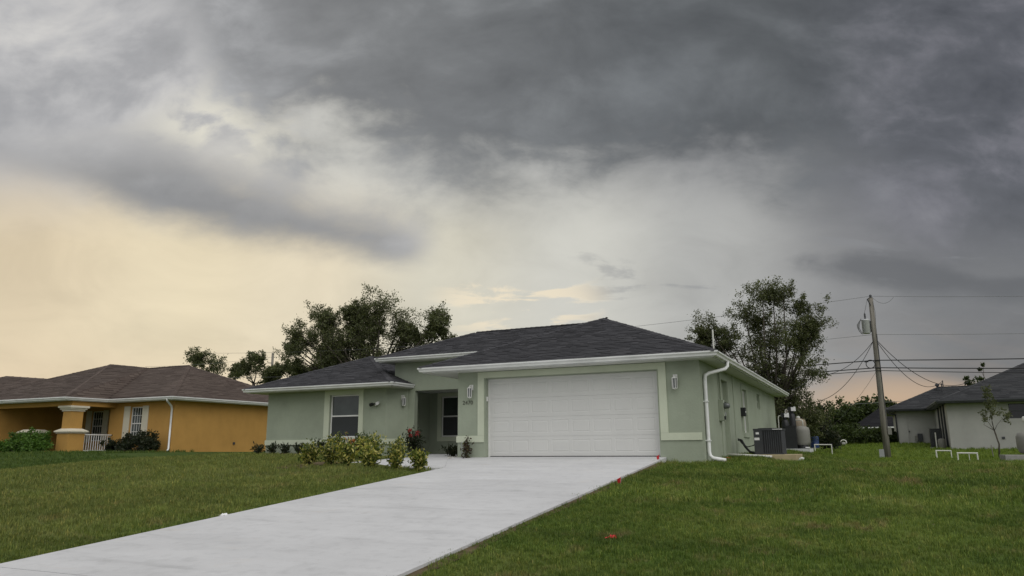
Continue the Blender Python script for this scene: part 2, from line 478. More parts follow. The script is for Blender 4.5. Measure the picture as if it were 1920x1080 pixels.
M_FARROOF = shingle_mat('backlit_dark_shingles', (.010, .010, .012), (.008, .008, .01), (.014, .014, .016))  # far roof: its backlit shade is put into the shingle colour
M_GSHIN = shingle_mat('dark_grey_shingles', (.045, .047, .050), (.033, .034, .037), (.06, .061, .064))
M_SOIL = plain('soil', (.11, .085, .05), .95, .1, 0, .3, 5, .02)


def wood_mat():
    m, n, bs = material('weathered_pole_wood'); p = pos(n)
    a = n.noise(stretch(n, p, 30, 30, 1.2), 1.0, 6, .65)
    c_ = n.ramp(a, [(.3, (.10, .092, .078)), (.5, (.19, .178, .152)), (.7, (.27, .255, .22))])
    finish(n, bs, c_, .85, .2, 0, a, .01, .6)
    return m


def bark_mat():
    m, n, bs = material('tree_bark'); p = pos(n)
    a = n.noise(stretch(n, p, 12, 12, 3), 1.0, 6, .65)
    c_ = n.ramp(a, [(.3, (.035, .03, .024)), (.6, (.085, .074, .06)), (.75, (.13, .118, .10))])
    finish(n, bs, c_, .9, .15, 0, a, .02, .6)
    return m


def glass_mat(name, col=(.042, .054, .049), rough=.04):
    m, n, bs = material(name); p = pos(n)
    w = n.noise(p, 1.1, 3, .5)
    finish(n, bs, tint(n, col, n.noise(p, 2.5, 3, .5), .8, 1.2), rough, .5, 0, w, .02, .12)
    bs.inputs['IOR'].default_value = 1.52
    return m


def screen_mat():
    m, n, bs = material('insect_screen'); p = pos(n)
    finish(n, bs, tint(n, (.046, .050, .052), n.noise(p, 260, 2, .5), .7, 1.3), .75, .25, 0, n.noise(p, 320, 2, .5), .002, .4)
    return m


def concrete_mat():
    m, n, bs = material('new_concrete'); p = pos(n)
    a = n.noise(p, .8, 6, .6, .3); s_ = n.noise(stretch(n, p, .55, 2.6, 1), .9, 6, .62, .5); g = n.noise(p, 140, 3, .7); q = n.noise(p, 6, 5, .6)
    c_ = tint(n, (.560, .562, .568), a, .93, 1.05)
    c_ = n.mix(1.0, c_, n.ramp(s_, [(.28, .80), (.42, .95), (.6, 1.0), (.74, 1.05)]), 'MULTIPLY')
    c_ = n.mix(1.0, c_, n.ramp(q, [(.28, .89), (.5, 1.0)]), 'MULTIPLY')
    # rusty rinse marks here and there
    ru = n.mul(n.smooth(n.noise(stretch(n, p, 1.4, 3.2, 1), .6, 6, .6, .8), .60, .74), .20)
    c_ = n.mix(ru, c_, (.50, .42, .33))
    c_ = tint(n, c_, g, .93, 1.07)
    finish(n, bs, c_, .88, .25, 0, n.add(n.mul(g, .5), n.noise(stretch(n, p, 2, 60, 1), 1.0, 3, .6)), .002, .35)
    return m


def ground_mat():
    m, n, bs = material('lawn_soil_and_grass'); p = pos(n)
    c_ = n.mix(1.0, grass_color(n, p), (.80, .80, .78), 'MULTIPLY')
    f = n.noise(p, 34, 4, .7)
    c_ = tint(n, c_, f, .5, 1.4)
    finish(n, bs, c_, .95, .15, 0, n.add(f, n.noise(p, 5, 4, .6)), .05, .8)
    return m


def blade_mat():
    m, n, bs = material('grass_blades')
    g = n.new('ShaderNodeNewGeometry'); oi = n.new('ShaderNodeObjectInfo')
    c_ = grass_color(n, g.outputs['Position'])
    r = n.m('FRACT', n.add(oi.outputs['Random'], g.outputs['Random Per Island']))
    c_ = n.mix(1.0, c_, n.ramp(r, [(0.0, (.62, .66, .6)), (.35, (.95, 1.0, .9)), (.7, (1.2, 1.22, 1.05)), (.9, (1.55, 1.4, 1.25)), (1.0, (2.3, 1.75, 1.7))]), 'MULTIPLY')
    finish(n, bs, c_, .6, .25)
    tr = n.new('ShaderNodeBsdfTranslucent'); n.put(tr.inputs[0], c_)
    mx = n.new('ShaderNodeMixShader'); mx.inputs[0].default_value = .3
    out = [q for q in n.t.nodes if q.type == 'OUTPUT_MATERIAL'][0]
    n.t.links.new(bs.outputs[0], mx.inputs[1]); n.t.links.new(tr.outputs[0], mx.inputs[2]); n.t.links.new(mx.outputs[0], out.inputs[0])
    return m


M_WOOD = wood_mat(); M_BARK = bark_mat(); M_GLASS = glass_mat('window_glass'); M_SCREEN = screen_mat()
M_CONC = concrete_mat(); M_GROUND = ground_mat(); M_BLADE = blade_mat()
M_LAMPGL = glass_mat('lantern_glass', (.13, .14, .14), .12)
M_DKGLASS = glass_mat('dark_window_glass', (.006, .007, .009), .10); M_OLDC = plain('weathered_concrete', (.27, .265, .25), .9, .2, 0, .2, 6, .006)
M_GRAVEL = plain('white_gravel', (.52, .51, .48), .9, .2, 0, .25, 30, .02)
M_LEAF = leafmat('oak_leaves', [(0, (.060, .072, .028)), (.5, (.092, .108, .044)), (.85, (.12, .135, .056)), (1, (.16, .165, .075))])
M_LEAF2 = leafmat('hedge_leaves', [(0, (.028, .044, .012)), (.6, (.050, .076, .020)), (1, (.09, .118, .034))])
M_BRIGHT = leafmat('bright_hedge_leaves', [(0, (.045, .10, .015)), (.6, (.085, .17, .026)), (1, (.14, .24, .045))])
M_VAR = leafmat('variegated_leaves', [(0, (.03, .055, .012)), (.35, (.075, .115, .022)), (.6, (.17, .20, .035)), (.8, (.42, .39, .09)), (1, (.62, .56, .20))], .45)
M_DKLEAF = leafmat('dark_shrub_leaves', [(0, (.014, .022, .010)), (.6, (.026, .038, .016)), (1, (.055, .055, .028))])
M_PURP = leafmat('bronze_leaves', [(0, (.03, .016, .012)), (.5, (.06, .035, .02)), (.8, (.05, .06, .02)), (1, (.17, .14, .06))])
M_FLOW = leafmat('red_flower_petals', [(0, (.30, .02, .025)), (.6, (.45, .04, .05)), (1, (.60, .10, .10))], .5, .25)
M_ORFL = leafmat('orange_croton_leaves', [(0, (.25, .07, .02)), (.5, (.40, .14, .03)), (1, (.15, .13, .03))], .5, .25)

# ------------------------------------------------------------------ terrain
def sst(a, b_, x):
    t = min(1.0, max(0.0, (x - a) / (b_ - a))); return t * t * (3 - 2 * t)


def lerp(x, xs, ys): return float(np.interp(x, xs, ys))


def ground(x, y):
    fl = lerp(y, [-20, -3, 2.3], [-1.41, -.22, .07])                        # left lawn
    fl -= .15 * sst(-6.3, -5.2, x) * sst(.8, 2.2, y)
    mid = lerp(y, [-20, -.2, 2], [-1.50, -.12, -.09])
    fr = lerp(y, [-20, -3, -1.6, -.2], [-1.455, -.262, -.178, -.18])                                # right lawn
    near = lerp(y, [-.2, 3, 8, 12, 17, 22, 30, 40, 60], [-.18, -.07, .0, .08, .0, -.25, .0, .4, .75])
    far = lerp(y, [-.2, 3, 8, 13, 17, 22.5, 27.6, 34, 45, 60], [-.18, -.27, -.36, -.39, -.37, -.47, -.04, .22, .5, .75])
    if y > -.2:
        fr = near + (far - near) * sst(6.5, 9.5, x)
        if y < 5: fr -= .12 * sst(7.0, 7.7, x) * sst(5, 3, y) * sst(10.5, 8, x) * sst(.6, 2.4, y)
        fr += .10 * sst(12.2, 14.5, x) * sst(8, 12, y) * sst(24, 19, y)
    z = fl + (mid - fl) * sst(-1.2, .6, x)
    z = z + (fr - z) * sst(4.6, 5.7, x)
    z += -.13 * math.exp(-((x + 16.0) / 2.2) ** 2)                          # swale to the ochre house
    z += .05 * sst(-17, -20, x)
    z += .018 * math.sin(x * 1.1 + .7 * y) * sst(0, 3, abs(x - 2.8) - 2.5) * sst(-30, -2, -abs(y))
    return max(z, -1.42)


def axis_pts(lo, hi, step, outer):
    a = list(np.arange(lo, hi + 1e-6, step))
    return [-outer, -200, -120, -80] + ([] if lo < -60 else [lo - 12, lo - 4]) + a + [hi + 4, hi + 12, hi + 40, 200, outer]


gx = axis_pts(-48, 30, .5, 700); gy = [-700, -200, -90, -50, -32] + list(np.arange(-24, 62.1, .5)) + [68, 80, 120, 250, 700]
mb = MB()
for y in gy:
    for x in gx:
        xx = min(max(x, -60), 40); yy = min(max(y, -24), 62)
        mb.v.append((x, y, ground(xx, yy)))
nx = len(gx)
for j in range(len(gy) - 1):
    for i in range(nx - 1):
        q = j * nx + i
        mb.f.append((q, q + 1, q + nx + 1, q + nx)); mb.mi.append(0)
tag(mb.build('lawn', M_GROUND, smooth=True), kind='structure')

# driveway: two poured slabs following the slope, with a joint between them
def slope(x, y): return .07 * y - .012
def xl(y): return .40 + (-3.4 - y) * .0645
def xr(y): return 5.06 + (-.83 - y) * .0495
drv = thing('driveway', None, None); drv['kind'] = 'structure'
for y0, y1 in ((-13.62, -.03), (-19.6, -13.635)):
    mb = MB()
    if y1 > -1:
        poly = [(xl(y0), y0), (xr(y0), y0), (xr(-.83), -.83), (5.03, -.215), (4.86, -.205), (4.86, y1), (.02, y1), (.02, -.205), (-.9, -.215), (-.93, -.62), (.34, -2.95), (xl(-3.4), -3.4)]
    else:
        poly = [(xl(y0), y0), (xr(y0), y0), (xr(y1), y1), (xl(y1), y1)]
    mb.prism(poly, lambda x, y: slope(x, y) - .14, slope)
    mb.build('slab', M_CONC, drv)
# bare soil along both driveway edges
for fx, s0, s1 in ((xl, -.07, .02), (xr, -.02, .13)):
    mb = MB(); ys = [-19.5 + .6 * i for i in range(27)] + [-3.36]
    if fx is xr: ys += [-2.6, -1.8, -.9]
    for y in ys:
        w = .022 * math.sin(y * 9) + .016 * math.sin(y * 23)
        for k, sx in enumerate((s0, s1)):
            x = fx(y) + sx + (w if (k == 0) == (fx is xl) else 0)
            mb.v.append((x, y, (slope(x, y) - .03 if (k == 0) != (fx is xl) else ground(x, y) + .006)))
    for i in range(len(ys) - 1): mb.f.append((2 * i, 2 * i + 1, 2 * i + 3, 2 * i + 2)); mb.mi.append(0)
    tag(mb.build('soil_edge', M_SOIL), kind='structure')
# front walk that curves from the driveway round to the porch
def wz(x, y): return -.02 + min(0.0, .062 * (y - .6)) if y < .6 else -.02 + .04 * sst(.6, 3, y)
wk = [(.334, -2.952), (-.932, -.617), (-1.5, .3), (-2.2, 1.5), (-2.4, 3.55), (-3.9, 3.55), (-3.35, 2.2), (-2.75, .6), (-2.95, -.75), (-3.3, -1.7), (-3.5, -2.5), (-3.3, -2.93), (-2.4, -3.02), (-1.0, -3.06), (.2, -3.16)]
mb = MB()
tri = [(0, 1, 13), (0, 13, 14), (1, 2, 8), (1, 8, 9), (1, 9, 10), (1, 10, 12), (10, 11, 12), (1, 12, 13), (2, 7, 8), (2, 3, 6), (2, 6, 7), (3, 4, 5), (3, 5, 6)]
zf = [(lambda x, y: min(slope(x, y), -.015) if y < .4 else -.015 + .03 * sst(.4, 3, y))(x, y) + .001 for x, y in wk]
mb.v = [(x, y, z - .12) for (x, y), z in zip(wk, zf)] + [(x, y, z) for (x, y), z in zip(wk, zf)]
k = len(wk)
for t in tri:
    mb.f.append(tuple(k + i for i in t)); mb.mi.append(0)
for i in range(k):
    j = (i + 1) % k
    mb.f.append((i, j, k + j, k + i)); mb.mi.append(0)
tag(mb.build('front_walk', M_CONC), kind='structure')
# white pebbles between the walk and the garage wall
mb = MB(); rg = random.Random(3)
for i in range(2600):
    x = rg.uniform(-2.3, -.9); y = rg.uniform(-.55, 3.3)
    if x < max(-.96 - .6 * (y + .6), -2.05 - .12 * y): continue
    r = rg.uniform(.012, .03); z = -.045 + .03 * sst(0, 3, y)
    a0 = rg.uniform(0, 6.28)
    n = len(mb.v)
    for q in range(4):
        mb.v.append((x + r * math.cos(a0 + q * 1.57) * rg.uniform(.7, 1.2), y + r * math.sin(a0 + q * 1.57), z + rg.uniform(0, .008)))
    mb.v.append((x, y, z + r * rg.uniform(.7, 1.1)))
    for q in range(4): mb.f.append((n + q, n + (q + 1) % 4, n + 4)); mb.mi.append(0)
tag(mb.build('white_pebbles', M_GRAVEL), 'white pebble mulch beside the green garage wall', 'pebbles', kind='stuff')
mb = MB(); mb.prism([(-2.42, 3.5), (-2.22, 1.5), (-1.52, .3), (-.96, -.6), (-.885, -.6), (-.885, 3.5)], -.2, lambda x, y: -.05 + .03 * sst(0, 3, y))
tag(mb.build('pebble_bed', M_GRAVEL), kind='structure')
# mulch bed under the hedge and by the wing wall
mb = MB()
for poly in ([(-10.6, 2.35), (-6, 2.2), (-6, 2.86), (-10.6, 2.86)], [(-4.6, -3.5), (-3.55, -3.4), (-3.55, -2.3), (-3.0, -.6), (-2.8, .6), (-3.4, 2.2), (-5.4, 2.6), (-6.0, 1.5), (-5.4, -1.5)]):
    mb.prism(poly, lambda x, y: ground(x, y) - .1, lambda x, y: ground(x, y) + .012)
tag(mb.build('mulch_bed', M_SOIL), kind='structure')
# street behind the viewer
mb = MB(); mb.prism([(-60, -28), (45, -28), (45, -20.6), (-60, -20.6)], -1.5, -1.40)
tag(mb.build('street', plain('asphalt', (.05, .05, .052), .9, .2, 0, .15, 12, .01)), kind='structure')

# ------------------------------------------------------------------ wall and roof builders
def cells(a0, a1, z0, z1, holes):
    xs = sorted({a0, a1, *[h[0] for h in holes], *[h[1] for h in holes]})
    out = []
    for p, q in zip(xs, xs[1:]):
        cur = z0
        for h in sorted([h for h in holes if h[0] <= p + 1e-6 and h[1] >= q - 1e-6], key=lambda h: h[2]):
            if h[2] > cur + 1e-6: out.append((p, q, cur, h[2]))
            cur = max(cur, h[3])
        if z1 > cur + 1e-6: out.append((p, q, cur, z1))
    return out


def wall_front(mb, y, x0, x1, z0, z1, holes=(), th=.2):
    for p, q, c0, c1_ in cells(x0, x1, z0, z1, list(holes)): mb.box((p, y, c0), (q, y + th, c1_))


def wall_side(mb, x, y0, y1, z0, z1, holes=(), th=.2):
    for p, q, c0, c1_ in cells(y0, y1, z0, z1, list(holes)): mb.box((x - th, p, c0), (x, q, c1_))


def gutter_prof(dz, d=.115, h=.115):
    t = 2.47 + dz; lo = t - h
    return [(0, lo), (d * .65, lo), (d * .74, lo + .045), (d, lo + .08), (d, t), (d - .012, t), (d - .012, lo + .085), (d * .65, lo + .05), (d * .56, lo + .012), (.012, lo + .012), (.012, t), (0, t)]


UNIT_TAB = {}
def tab_mesh(mat):
    if mat.name not in UNIT_TAB:
        m_ = MB(); h = .017
        m_.v = [(0, 0, h), (1, 0, h), (1, .155, .003), (0, .155, .003), (0, 0, -.004), (1, 0, -.004), (1, .155, -.004), (0, .155, -.004)]
        m_.f = [(0, 1, 2, 3), (4, 5, 1, 0), (5, 6, 2, 1), (7, 4, 0, 3)]; m_.mi = [0] * 4
        UNIT_TAB[mat.name] = m_.mesh('shingle', mat)
    return UNIT_TAB[mat.name]


def tabs_of(poly, seed, expo=.145, wr=(.17, .42)):
    """rows of shingle tabs on a planar facet; poly is a list of 3-D points"""
    r_ = random.Random(seed)
    P = [Vector(p) for p in poly]
    n = Vector((0, 0, 0))
    for i in range(len(P)):
        a, c_ = P[i], P[(i + 1) % len(P)]
        n += Vector(((a.y - c_.y) * (a.z + c_.z), (a.z - c_.z) * (a.x + c_.x), (a.x - c_.x) * (a.y + c_.y)))
    n.normalize()
    if n.z < 0: n = -n
    s = (Vector((0, 0, 1)) - n * n.z).normalized(); e = s.cross(n)
    o = min(P, key=lambda p: p.dot(s))
    Q = [((p - o).dot(e), (p - o).dot(s)) for p in P]
    top = max(q[1] for q in Q)
    def rng_(v):
        xs = []
        for i in range(len(Q)):
            (a, va), (c_, vc) = Q[i], Q[(i + 1) % len(Q)]
            if abs(va - vc) < 1e-9:
                if abs(va - v) < 1e-6: xs += [a, c_]
                continue
            t = (v - va) / (vc - va)
            if -1e-9 <= t <= 1 + 1e-9: xs.append(a + (c_ - a) * t)
        return (min(xs), max(xs)) if xs else None
    out = []; v = 0.0; row = 0
    while v < top - .03:
        a = rng_(v + .002); c_ = rng_(min(v + expo * .9, top - 1e-4))
        if a and c_:
            l, r = max(a[0], c_[0]), min(a[1], c_[1])
            x = l - r_.uniform(0, .25)
            while x < r - .02:
                w = r_.uniform(*wr); x0 = max(x, l); x1 = min(x + w, r)
                if x1 - x0 > .03: out.append((o + e * x0 + s * v + n * .004, e, s, n, x1 - x0 - .004, r_.uniform(.55, 1.5)))
                x += w
        v += expo; row += 1
    return out


def roof(parent, facets, mat, seed, lines=(), single=0, name='roof', th=.06, expo=.145, wr=(.17, .42)):
    """deck + shingles (the nearest ones single) + cap pieces along hips and ridges"""
    mb = MB()
    for poly, _ in facets:
        n = len(mb.v); k = len(poly)
        mb.v += [tuple(p) for p in poly] + [(p[0], p[1], p[2] - th) for p in poly]
        mb.f.append(tuple(range(n, n + k))); mb.f.append(tuple(n + k + i for i in reversed(range(k)))); mb.mi += [0, 0]
        for i in range(k):
            j = (i + 1) % k; mb.f.append((n + i, n + k + i, n + k + j, n + j)); mb.mi.append(0)
    rf = mb.build(name, mat, parent)
    T = []
    for i, (poly, vis) in enumerate(facets):
        if vis: T += tabs_of(poly, seed + i, expo, wr)
    cp = Vector(CAM)
    T.sort(key=lambda t: (t[0] - cp).length)
    um = tab_mesh(mat)
    for o, e, s, n, w, h in T[:single]:
        ob = bpy.data.objects.new('shingle', um); C.objects.link(ob); ob.parent = rf
        m_ = Matrix((e * w, s, n * h)).transposed().to_4x4(); m_.translation = o
        ob.matrix_basis = m_
    mb = MB()
    for o, e, s, n, w, h in T[single:]:
        k = len(mb.v); hh = .017 * h
        for a, c_, d_ in ((0, 0, hh), (w, 0, hh), (w, expo * 1.07, .003), (0, expo * 1.07, .003), (0, 0, -.004), (w, 0, -.004), (w, expo * 1.07, -.004), (0, expo * 1.07, -.004)):
            mb.v.append(tuple(o + e * a + s * c_ + n * d_))
        for q in ((0, 1, 2, 3), (4, 5, 1, 0), (5, 6, 2, 1), (7, 4, 0, 3)): mb.f.append(tuple(k + i for i in q)); mb.mi.append(0)
    r_ = random.Random(seed + 99)
    for a, c_ in lines:
        a, c_ = Vector(a), Vector(c_); L_ = (c_ - a).length; d = (c_ - a).normalized()
        sd = d.cross(Vector((0, 0, 1))).normalized(); t = 0.0
        while t < L_ - .12:
            q0 = a + d * t; q1 = a + d * min(L_, t + .21)
            k = len(mb.v); z = r_.uniform(.024, .034)
            dn = .045
            for q, zz_ in ((q0, z + .008), (q1, z - .004)):
                mb.v += [tuple(q - sd * .12 + Vector((0, 0, zz_ - dn))), tuple(q + Vector((0, 0, zz_ + .004))), tuple(q + sd * .12 + Vector((0, 0, zz_ - dn)))]
            for q in ((0, 1, 4, 3), (1, 2, 5, 4), (2, 1, 0)): mb.f.append(tuple(k + i for i in q)); mb.mi.append(0)
            t += .2
    st = mb.build('shingle_courses', mat, rf); st['kind'] = 'stuff'
    return rf


def window_front(parent, y, x0, x1, z0, z1, rail=None, depth=.09, fw=.05, grid=None, screen=True, mat=None, glass=None):
    """single-hung window facing the street, set back in a hole of a wall whose face is at y"""
    mat = mat or M_WHITE; glass = glass or M_GLASS
    yy = y + depth
    w = MB().box((x0 - .02, yy + .045, z0 - .02), (x1 + .02, yy + .055, z1 + .02)).build('window', M_DARK, parent)
    f = MB()
    f.box((x0, yy - .03, z0), (x0 + fw, yy + .04, z1)); f.box((x1 - fw, yy - .03, z0), (x1, yy + .04, z1))
    f.box((x0 + fw, yy - .03, z0), (x1 - fw, yy + .04, z0 + fw)); f.box((x0 + fw, yy - .03, z1 - fw), (x1 - fw, yy + .04, z1))
    f.build('frame', mat, w)
    zm = rail if rail else (z0 + z1) / 2
    MB().box((x0 + fw, yy - .038, zm - .025), (x1 - fw, yy + .03, zm + .025)).build('rail', mat, w)
    MB().box((x0 + fw, yy + .01, zm + .025), (x1 - fw, yy + .018, z1 - fw)).build('pane', glass, w)
    MB().box((x0 + fw, yy + .004, z0 + fw), (x1 - fw, yy + .012, zm - .025)).build('pane', glass, w)
    if screen: MB().box((x0 + fw, yy - .018, z0 + fw), (x1 - fw, yy - .015, zm - .025)).build('screen', M_SCREEN, w)
    if grid:
        nx_, nz_ = grid
        for za, zb in ((z0 + fw, zm - .025), (zm + .025, z1 - fw)):
            for i in range(1, nx_):
                x = x0 + fw + (x1 - x0 - 2 * fw) * i / nx_
                MB().box((x - .012, yy - .006, za), (x + .012, yy + .002, zb)).build('muntin', mat, w)
            for i in range(1, nz_):
                z = za + (zb - za) * i / nz_
                MB().box((x0 + fw, yy - .008, z - .012), (x1 - fw, yy, z + .012)).build('muntin', mat, w)
    return w


def window_side(parent, x, y0, y1, z0, z1, depth=.09, fw=.05, mat=None):
    mat = mat or M_WHITE; xx = x - depth
    w = MB().box((xx - .055, y0 - .02, z0 - .02), (xx - .045, y1 + .02, z1 + .02)).build('window', M_DARK, parent)
    f = MB()
    f.box((xx - .04, y0, z0), (xx + .03, y0 + fw, z1)); f.box((xx - .04, y1 - fw, z0), (xx + .03, y1, z1))
    f.box((xx - .04, y0 + fw, z0), (xx + .03, y1 - fw, z0 + fw)); f.box((xx - .04, y0 + fw, z1 - fw), (xx + .03, y1 - fw, z1))
    f.build('frame', mat, w)
    zm = (z0 + z1) / 2
    MB().box((xx - .03, y0 + fw, zm - .025), (xx + .036, y1 - fw, zm + .025)).build('rail', mat, w)
    MB().box((xx - .018, y0 + fw, zm + .025), (xx - .01, y1 - fw, z1 - fw)).build('pane', M_GLASS, w)
    MB().box((xx - .012, y0 + fw, z0 + fw), (xx - .004, y1 - fw, zm - .025)).build('pane', M_GLASS, w)
    return w


# ------------------------------------------------------------------ the green house
H = thing('green_house', 'low sage green stucco house with a wide white garage door and charcoal shingle roof', 'house')
E0, PM = 2.47, .41667
mb = MB()
wall_front(mb, -.2, -.88, 5.96, -.7, 2.36, [(0, 4.88, -.7, 2.13)])
mb.build('garage_wall', M_GREEN, H)
mb = MB(); mb.box((-.88, 0, -.7), (-.68, 6.0, 2.36)); mb.build('garage_end_wall', M_GREEN, H)
mb = MB()
wall_side(mb, 5.96, 0, 15.3, -.7, 2.36, [(2.5, 3.5, .0, 2.05), (6.3, 7.1, .65, 2.03), (9.75, 10.5, 1.55, 2.1)])
mb.box((-10.7, 15.1, -.7), (5.76, 15.3, 2.36))
mb.build('side_wall', M_GREEN, H)
mb = MB()
wall_front(mb, 2.9, -10.9, -5.52, -.7, 2.33, [(-7.95, -6.68, .62, 2.13)])
mb.box((-10.9, 3.1, -.7), (-10.7, 15.3, 2.33))
mb.prism([(-5.52, 2.9), (-5.08, 3.6), (-5.08, 3.8), (-5.52, 3.1)], -.7, 2.33)
mb.build('wing_wall', M_GREEN, H)
mb = MB()
mb.box((-5.08, 3.6, -.7), (-4.8, 3.8, 2.22)); mb.box((-5.66, 3.6, 2.22), (.35, 3.8, 3.27))
mb.box((-5.66, 3.8, 2.4), (-5.46, 9, 3.27))
mb.build('porch_front_wall', M_GREEN, H)
mb = MB()
mb.box((-5.86, 3.8, -.7), (-5.66, 6.0, 2.39)); mb.box((-5.66, 3.8, -.7), (-5.08, 3.9, 2.3))
wall_front(mb, 6.0, -5.86, -.68, -.7, 2.39, [(-5.12, -3.95, .65, 2.16), (-3.1, -2.15, -.05, 2.05)])
mb.build('porch_back_wall', M_GREEN, H)
MB().box((-5.66, 3.9, 2.30), (-.88, 6.0, 2.33)).build('porch_ceiling', M_SOFFIT, H)
MB().prism([(-5.66, 3.92), (-4.79, 3.92), (-4.79, 3.56), (-.885, 3.56), (-.885, 5.995), (-5.655, 5.995)], -.3, .02).build('porch_floor', M_CONC, H)
d_ = MB().box((-3.1, 6.08, -.02), (-2.15, 6.13, 2.05)).build('front_door', M_WHITE, H)
MB().lathe(0, 0, [(.03, 0), (.03, .05)], 10).build('handle', M_ALU, d_).matrix_world = Matrix.Translation((-3.0, 6.09, 1.0)) @ Matrix.Rotation(math.pi / 2, 4, 'X')
window_front(H, 6.0, -5.12, -3.95, .65, 2.16, 1.41, .05)
window_front(H, 2.9, -7.95, -6.68, .62, 2.13, 1.38, .09)
# raised stucco bands and window surrounds
mb = MB(); T = .03
mb.box((-10.93, 2.9 - T, .38), (-5.525, 2.9, .56)); mb.box((-10.93, 2.9, .38), (-10.9, 9, .56))
mb.prism([(-5.525, 2.9 - T), (-5.49, 2.882), (-5.05, 3.585), (-5.052, 3.6 - .002), (-5.08, 3.6 - .002), (-5.525, 2.9)], .38, .56)
mb.build('base_band', M_TRIM, H)
mb = MB()
mb.box((-8.20, 2.9 - T + .004, .563), (-7.965, 2.9, 2.30)); mb.box((-6.665, 2.9 - T + .004, .563), (-6.47, 2.9, 2.30)); mb.box((-7.965, 2.9 - T + .004, 2.13), (-6.665, 2.9, 2.30))
mb.box((-7.965, 2.9 - T - .02, .563), (-6.665, 2.9 + .06, .62))
mb.build('window_surround', M_TRIM, H)
mb = MB()
mb.box((-5.30, 5.97, .48), (-3.8, 6.0, .645)); mb.box((-5.30, 5.97, .648), (-5.135, 6.0, 2.295)); mb.box((-5.135, 5.97, 2.165), (-3.8, 6.0, 2.295)); mb.box((-3.935, 5.97, .648), (-3.8, 6.0, 2.162))
mb.build('window_surround', M_TRIM, H)
mb = MB(); yb = -.2 - T
mb.box((-.91, yb, .38), (-.04, -.2, .56)); mb.box((-.91, -.2, .38), (-.88, 3.55, .56))
mb.build('base_band', M_TRIM, H)
MB().box((4.92, yb, .38), (5.93, -.2, .56)).build('base_band', M_TRIM, H)
mb = MB()
mb.box((-.235, yb + .003, .563), (-.04, -.2, 2.31)); mb.box((4.92, yb + .003, .563), (5.115, -.2, 2.31)); mb.box((-.04, yb + .003, 2.145), (4.92, -.2, 2.31))
mb.build('door_surround', M_TRIM, H)
# garage door: four sections, eight embossed panels each
gd = MB().box((.02, .03, -.02), (4.86, .045, 2.115)).build('garage_door', M_DOOR, H)
mb = MB(); mb.box((.0, -.03, -.03), (.045, .06, 2.12)); mb.box((4.835, -.03, -.03), (4.88, .06, 2.12)); mb.box((.045, -.03, 2.085), (4.835, .06, 2.125))
mb.build('weather_strip', M_WHITE, gd)
MB().box((.05, -.005, -.035), (4.83, .03, .005)).build('bottom_seal', M_BLACK, gd)
pm = MB()
def emboss(w, h):
    m_ = MB(); i1, i2, d1 = .02, .045, .0065
    r0 = [(0, 0, 0), (w, 0, 0), (w, 0, h), (0, 0, h)]; r1 = [(i1, d1, i1), (w - i1, d1, i1), (w - i1, d1, h - i1), (i1, d1, h - i1)]
    rr_ = [(i2, .0, i2), (w - i2, .0, i2), (w - i2, .0, h - i2), (i2, .0, h - i2)]
    m_.v = r0 + r1 + rr_
    for a in (0, 4):
        for i in range(4):
            j = (i + 1) % 4; m_.f.append((a + i, a + j, a + 4 + j, a + 4 + i)); m_.mi.append(0)
    m_.f.append((8, 9, 10, 11)); m_.mi.append(0)
    return m_.mesh('panel', M_DOOR)
SW, SH = 4.79, .518
pw, ph = .50, .335
pmesh = emboss(pw, ph)
for s_ in range(4):
    z0 = .006 + s_ * (SH + .0035)
    gap = (SW - 8 * pw) / 9
    mb = MB(); x0 = .045
    zz0, zz1 = z0 + .095, z0 + .095 + ph
    mb.box((x0, 0, z0), (x0 + SW, .028, zz0)); mb.box((x0, 0, zz1), (x0 + SW, .028, z0 + SH))
    for c_ in range(9):
        xa = x0 + c_ * (pw + gap)
        mb.box((xa, 0, zz0), (xa + gap, .028, zz1))
    mb.build('section', M_DOOR, gd)
    for c_ in range(8):
        o = bpy.data.objects.new('panel', pmesh); C.objects.link(o); o.parent = gd
        o.location = (x0 + gap + c_ * (pw + gap), 0, zz0)
mb = MB().box((.0, -.15, 1.50), (.028, -.085, 1.63)); kp = mb.build('keypad', M_WHITE, H, bevel=.006)
# eaves
mb = MB()
mb.box((-1.79, -.63, 2.325), (6.39, -.2, 2.345)); mb.box((-1.79, -.2, 2.325), (-.88, 3.6, 2.345)); mb.box((5.96, -.2, 2.325), (6.39, 15.9, 2.345))
mb.box((-11.4, 2.31, 2.30), (-4.91, 2.9, 2.32)); mb.box((-11.4, 2.9, 2.30), (-10.9, 14, 2.32)); mb.prism([(-5.52, 2.9), (-4.91, 2.9), (-4.91, 3.6), (-5.08, 3.6)], 2.30, 2.32)
mb.box((-5.99, 3.07, 3.235), (.3, 3.6, 3.255)); mb.box((-5.99, 3.6, 3.235), (-5.66, 8.9, 3.255))
mb.build('soffit', M_SOFFIT, H)
runs = [([(-1.8, 3.6), (-1.8, -.64), (6.4, -.64), (6.4, 16.1)], 0.0), ([(-11.45, 14.0), (-11.45, 2.3), (-4.9, 2.3), (-4.9, 3.59)], -.03), ([(-6.0, 8.9), (-6.0, 3.06), (.3, 3.06)], .905)]
mb = MB(); g_ = MB()
for path, dz in runs:
    mb.sweep(path, [(-.03, 2.325 + dz), (-.001, 2.325 + dz), (-.001, 2.455 + dz), (-.03, 2.455 + dz)])
    g_.sweep(path, gutter_prof(dz))
mb.build('fascia', M_GUTW, H); g_.build('gutter', M_GUTW, H)
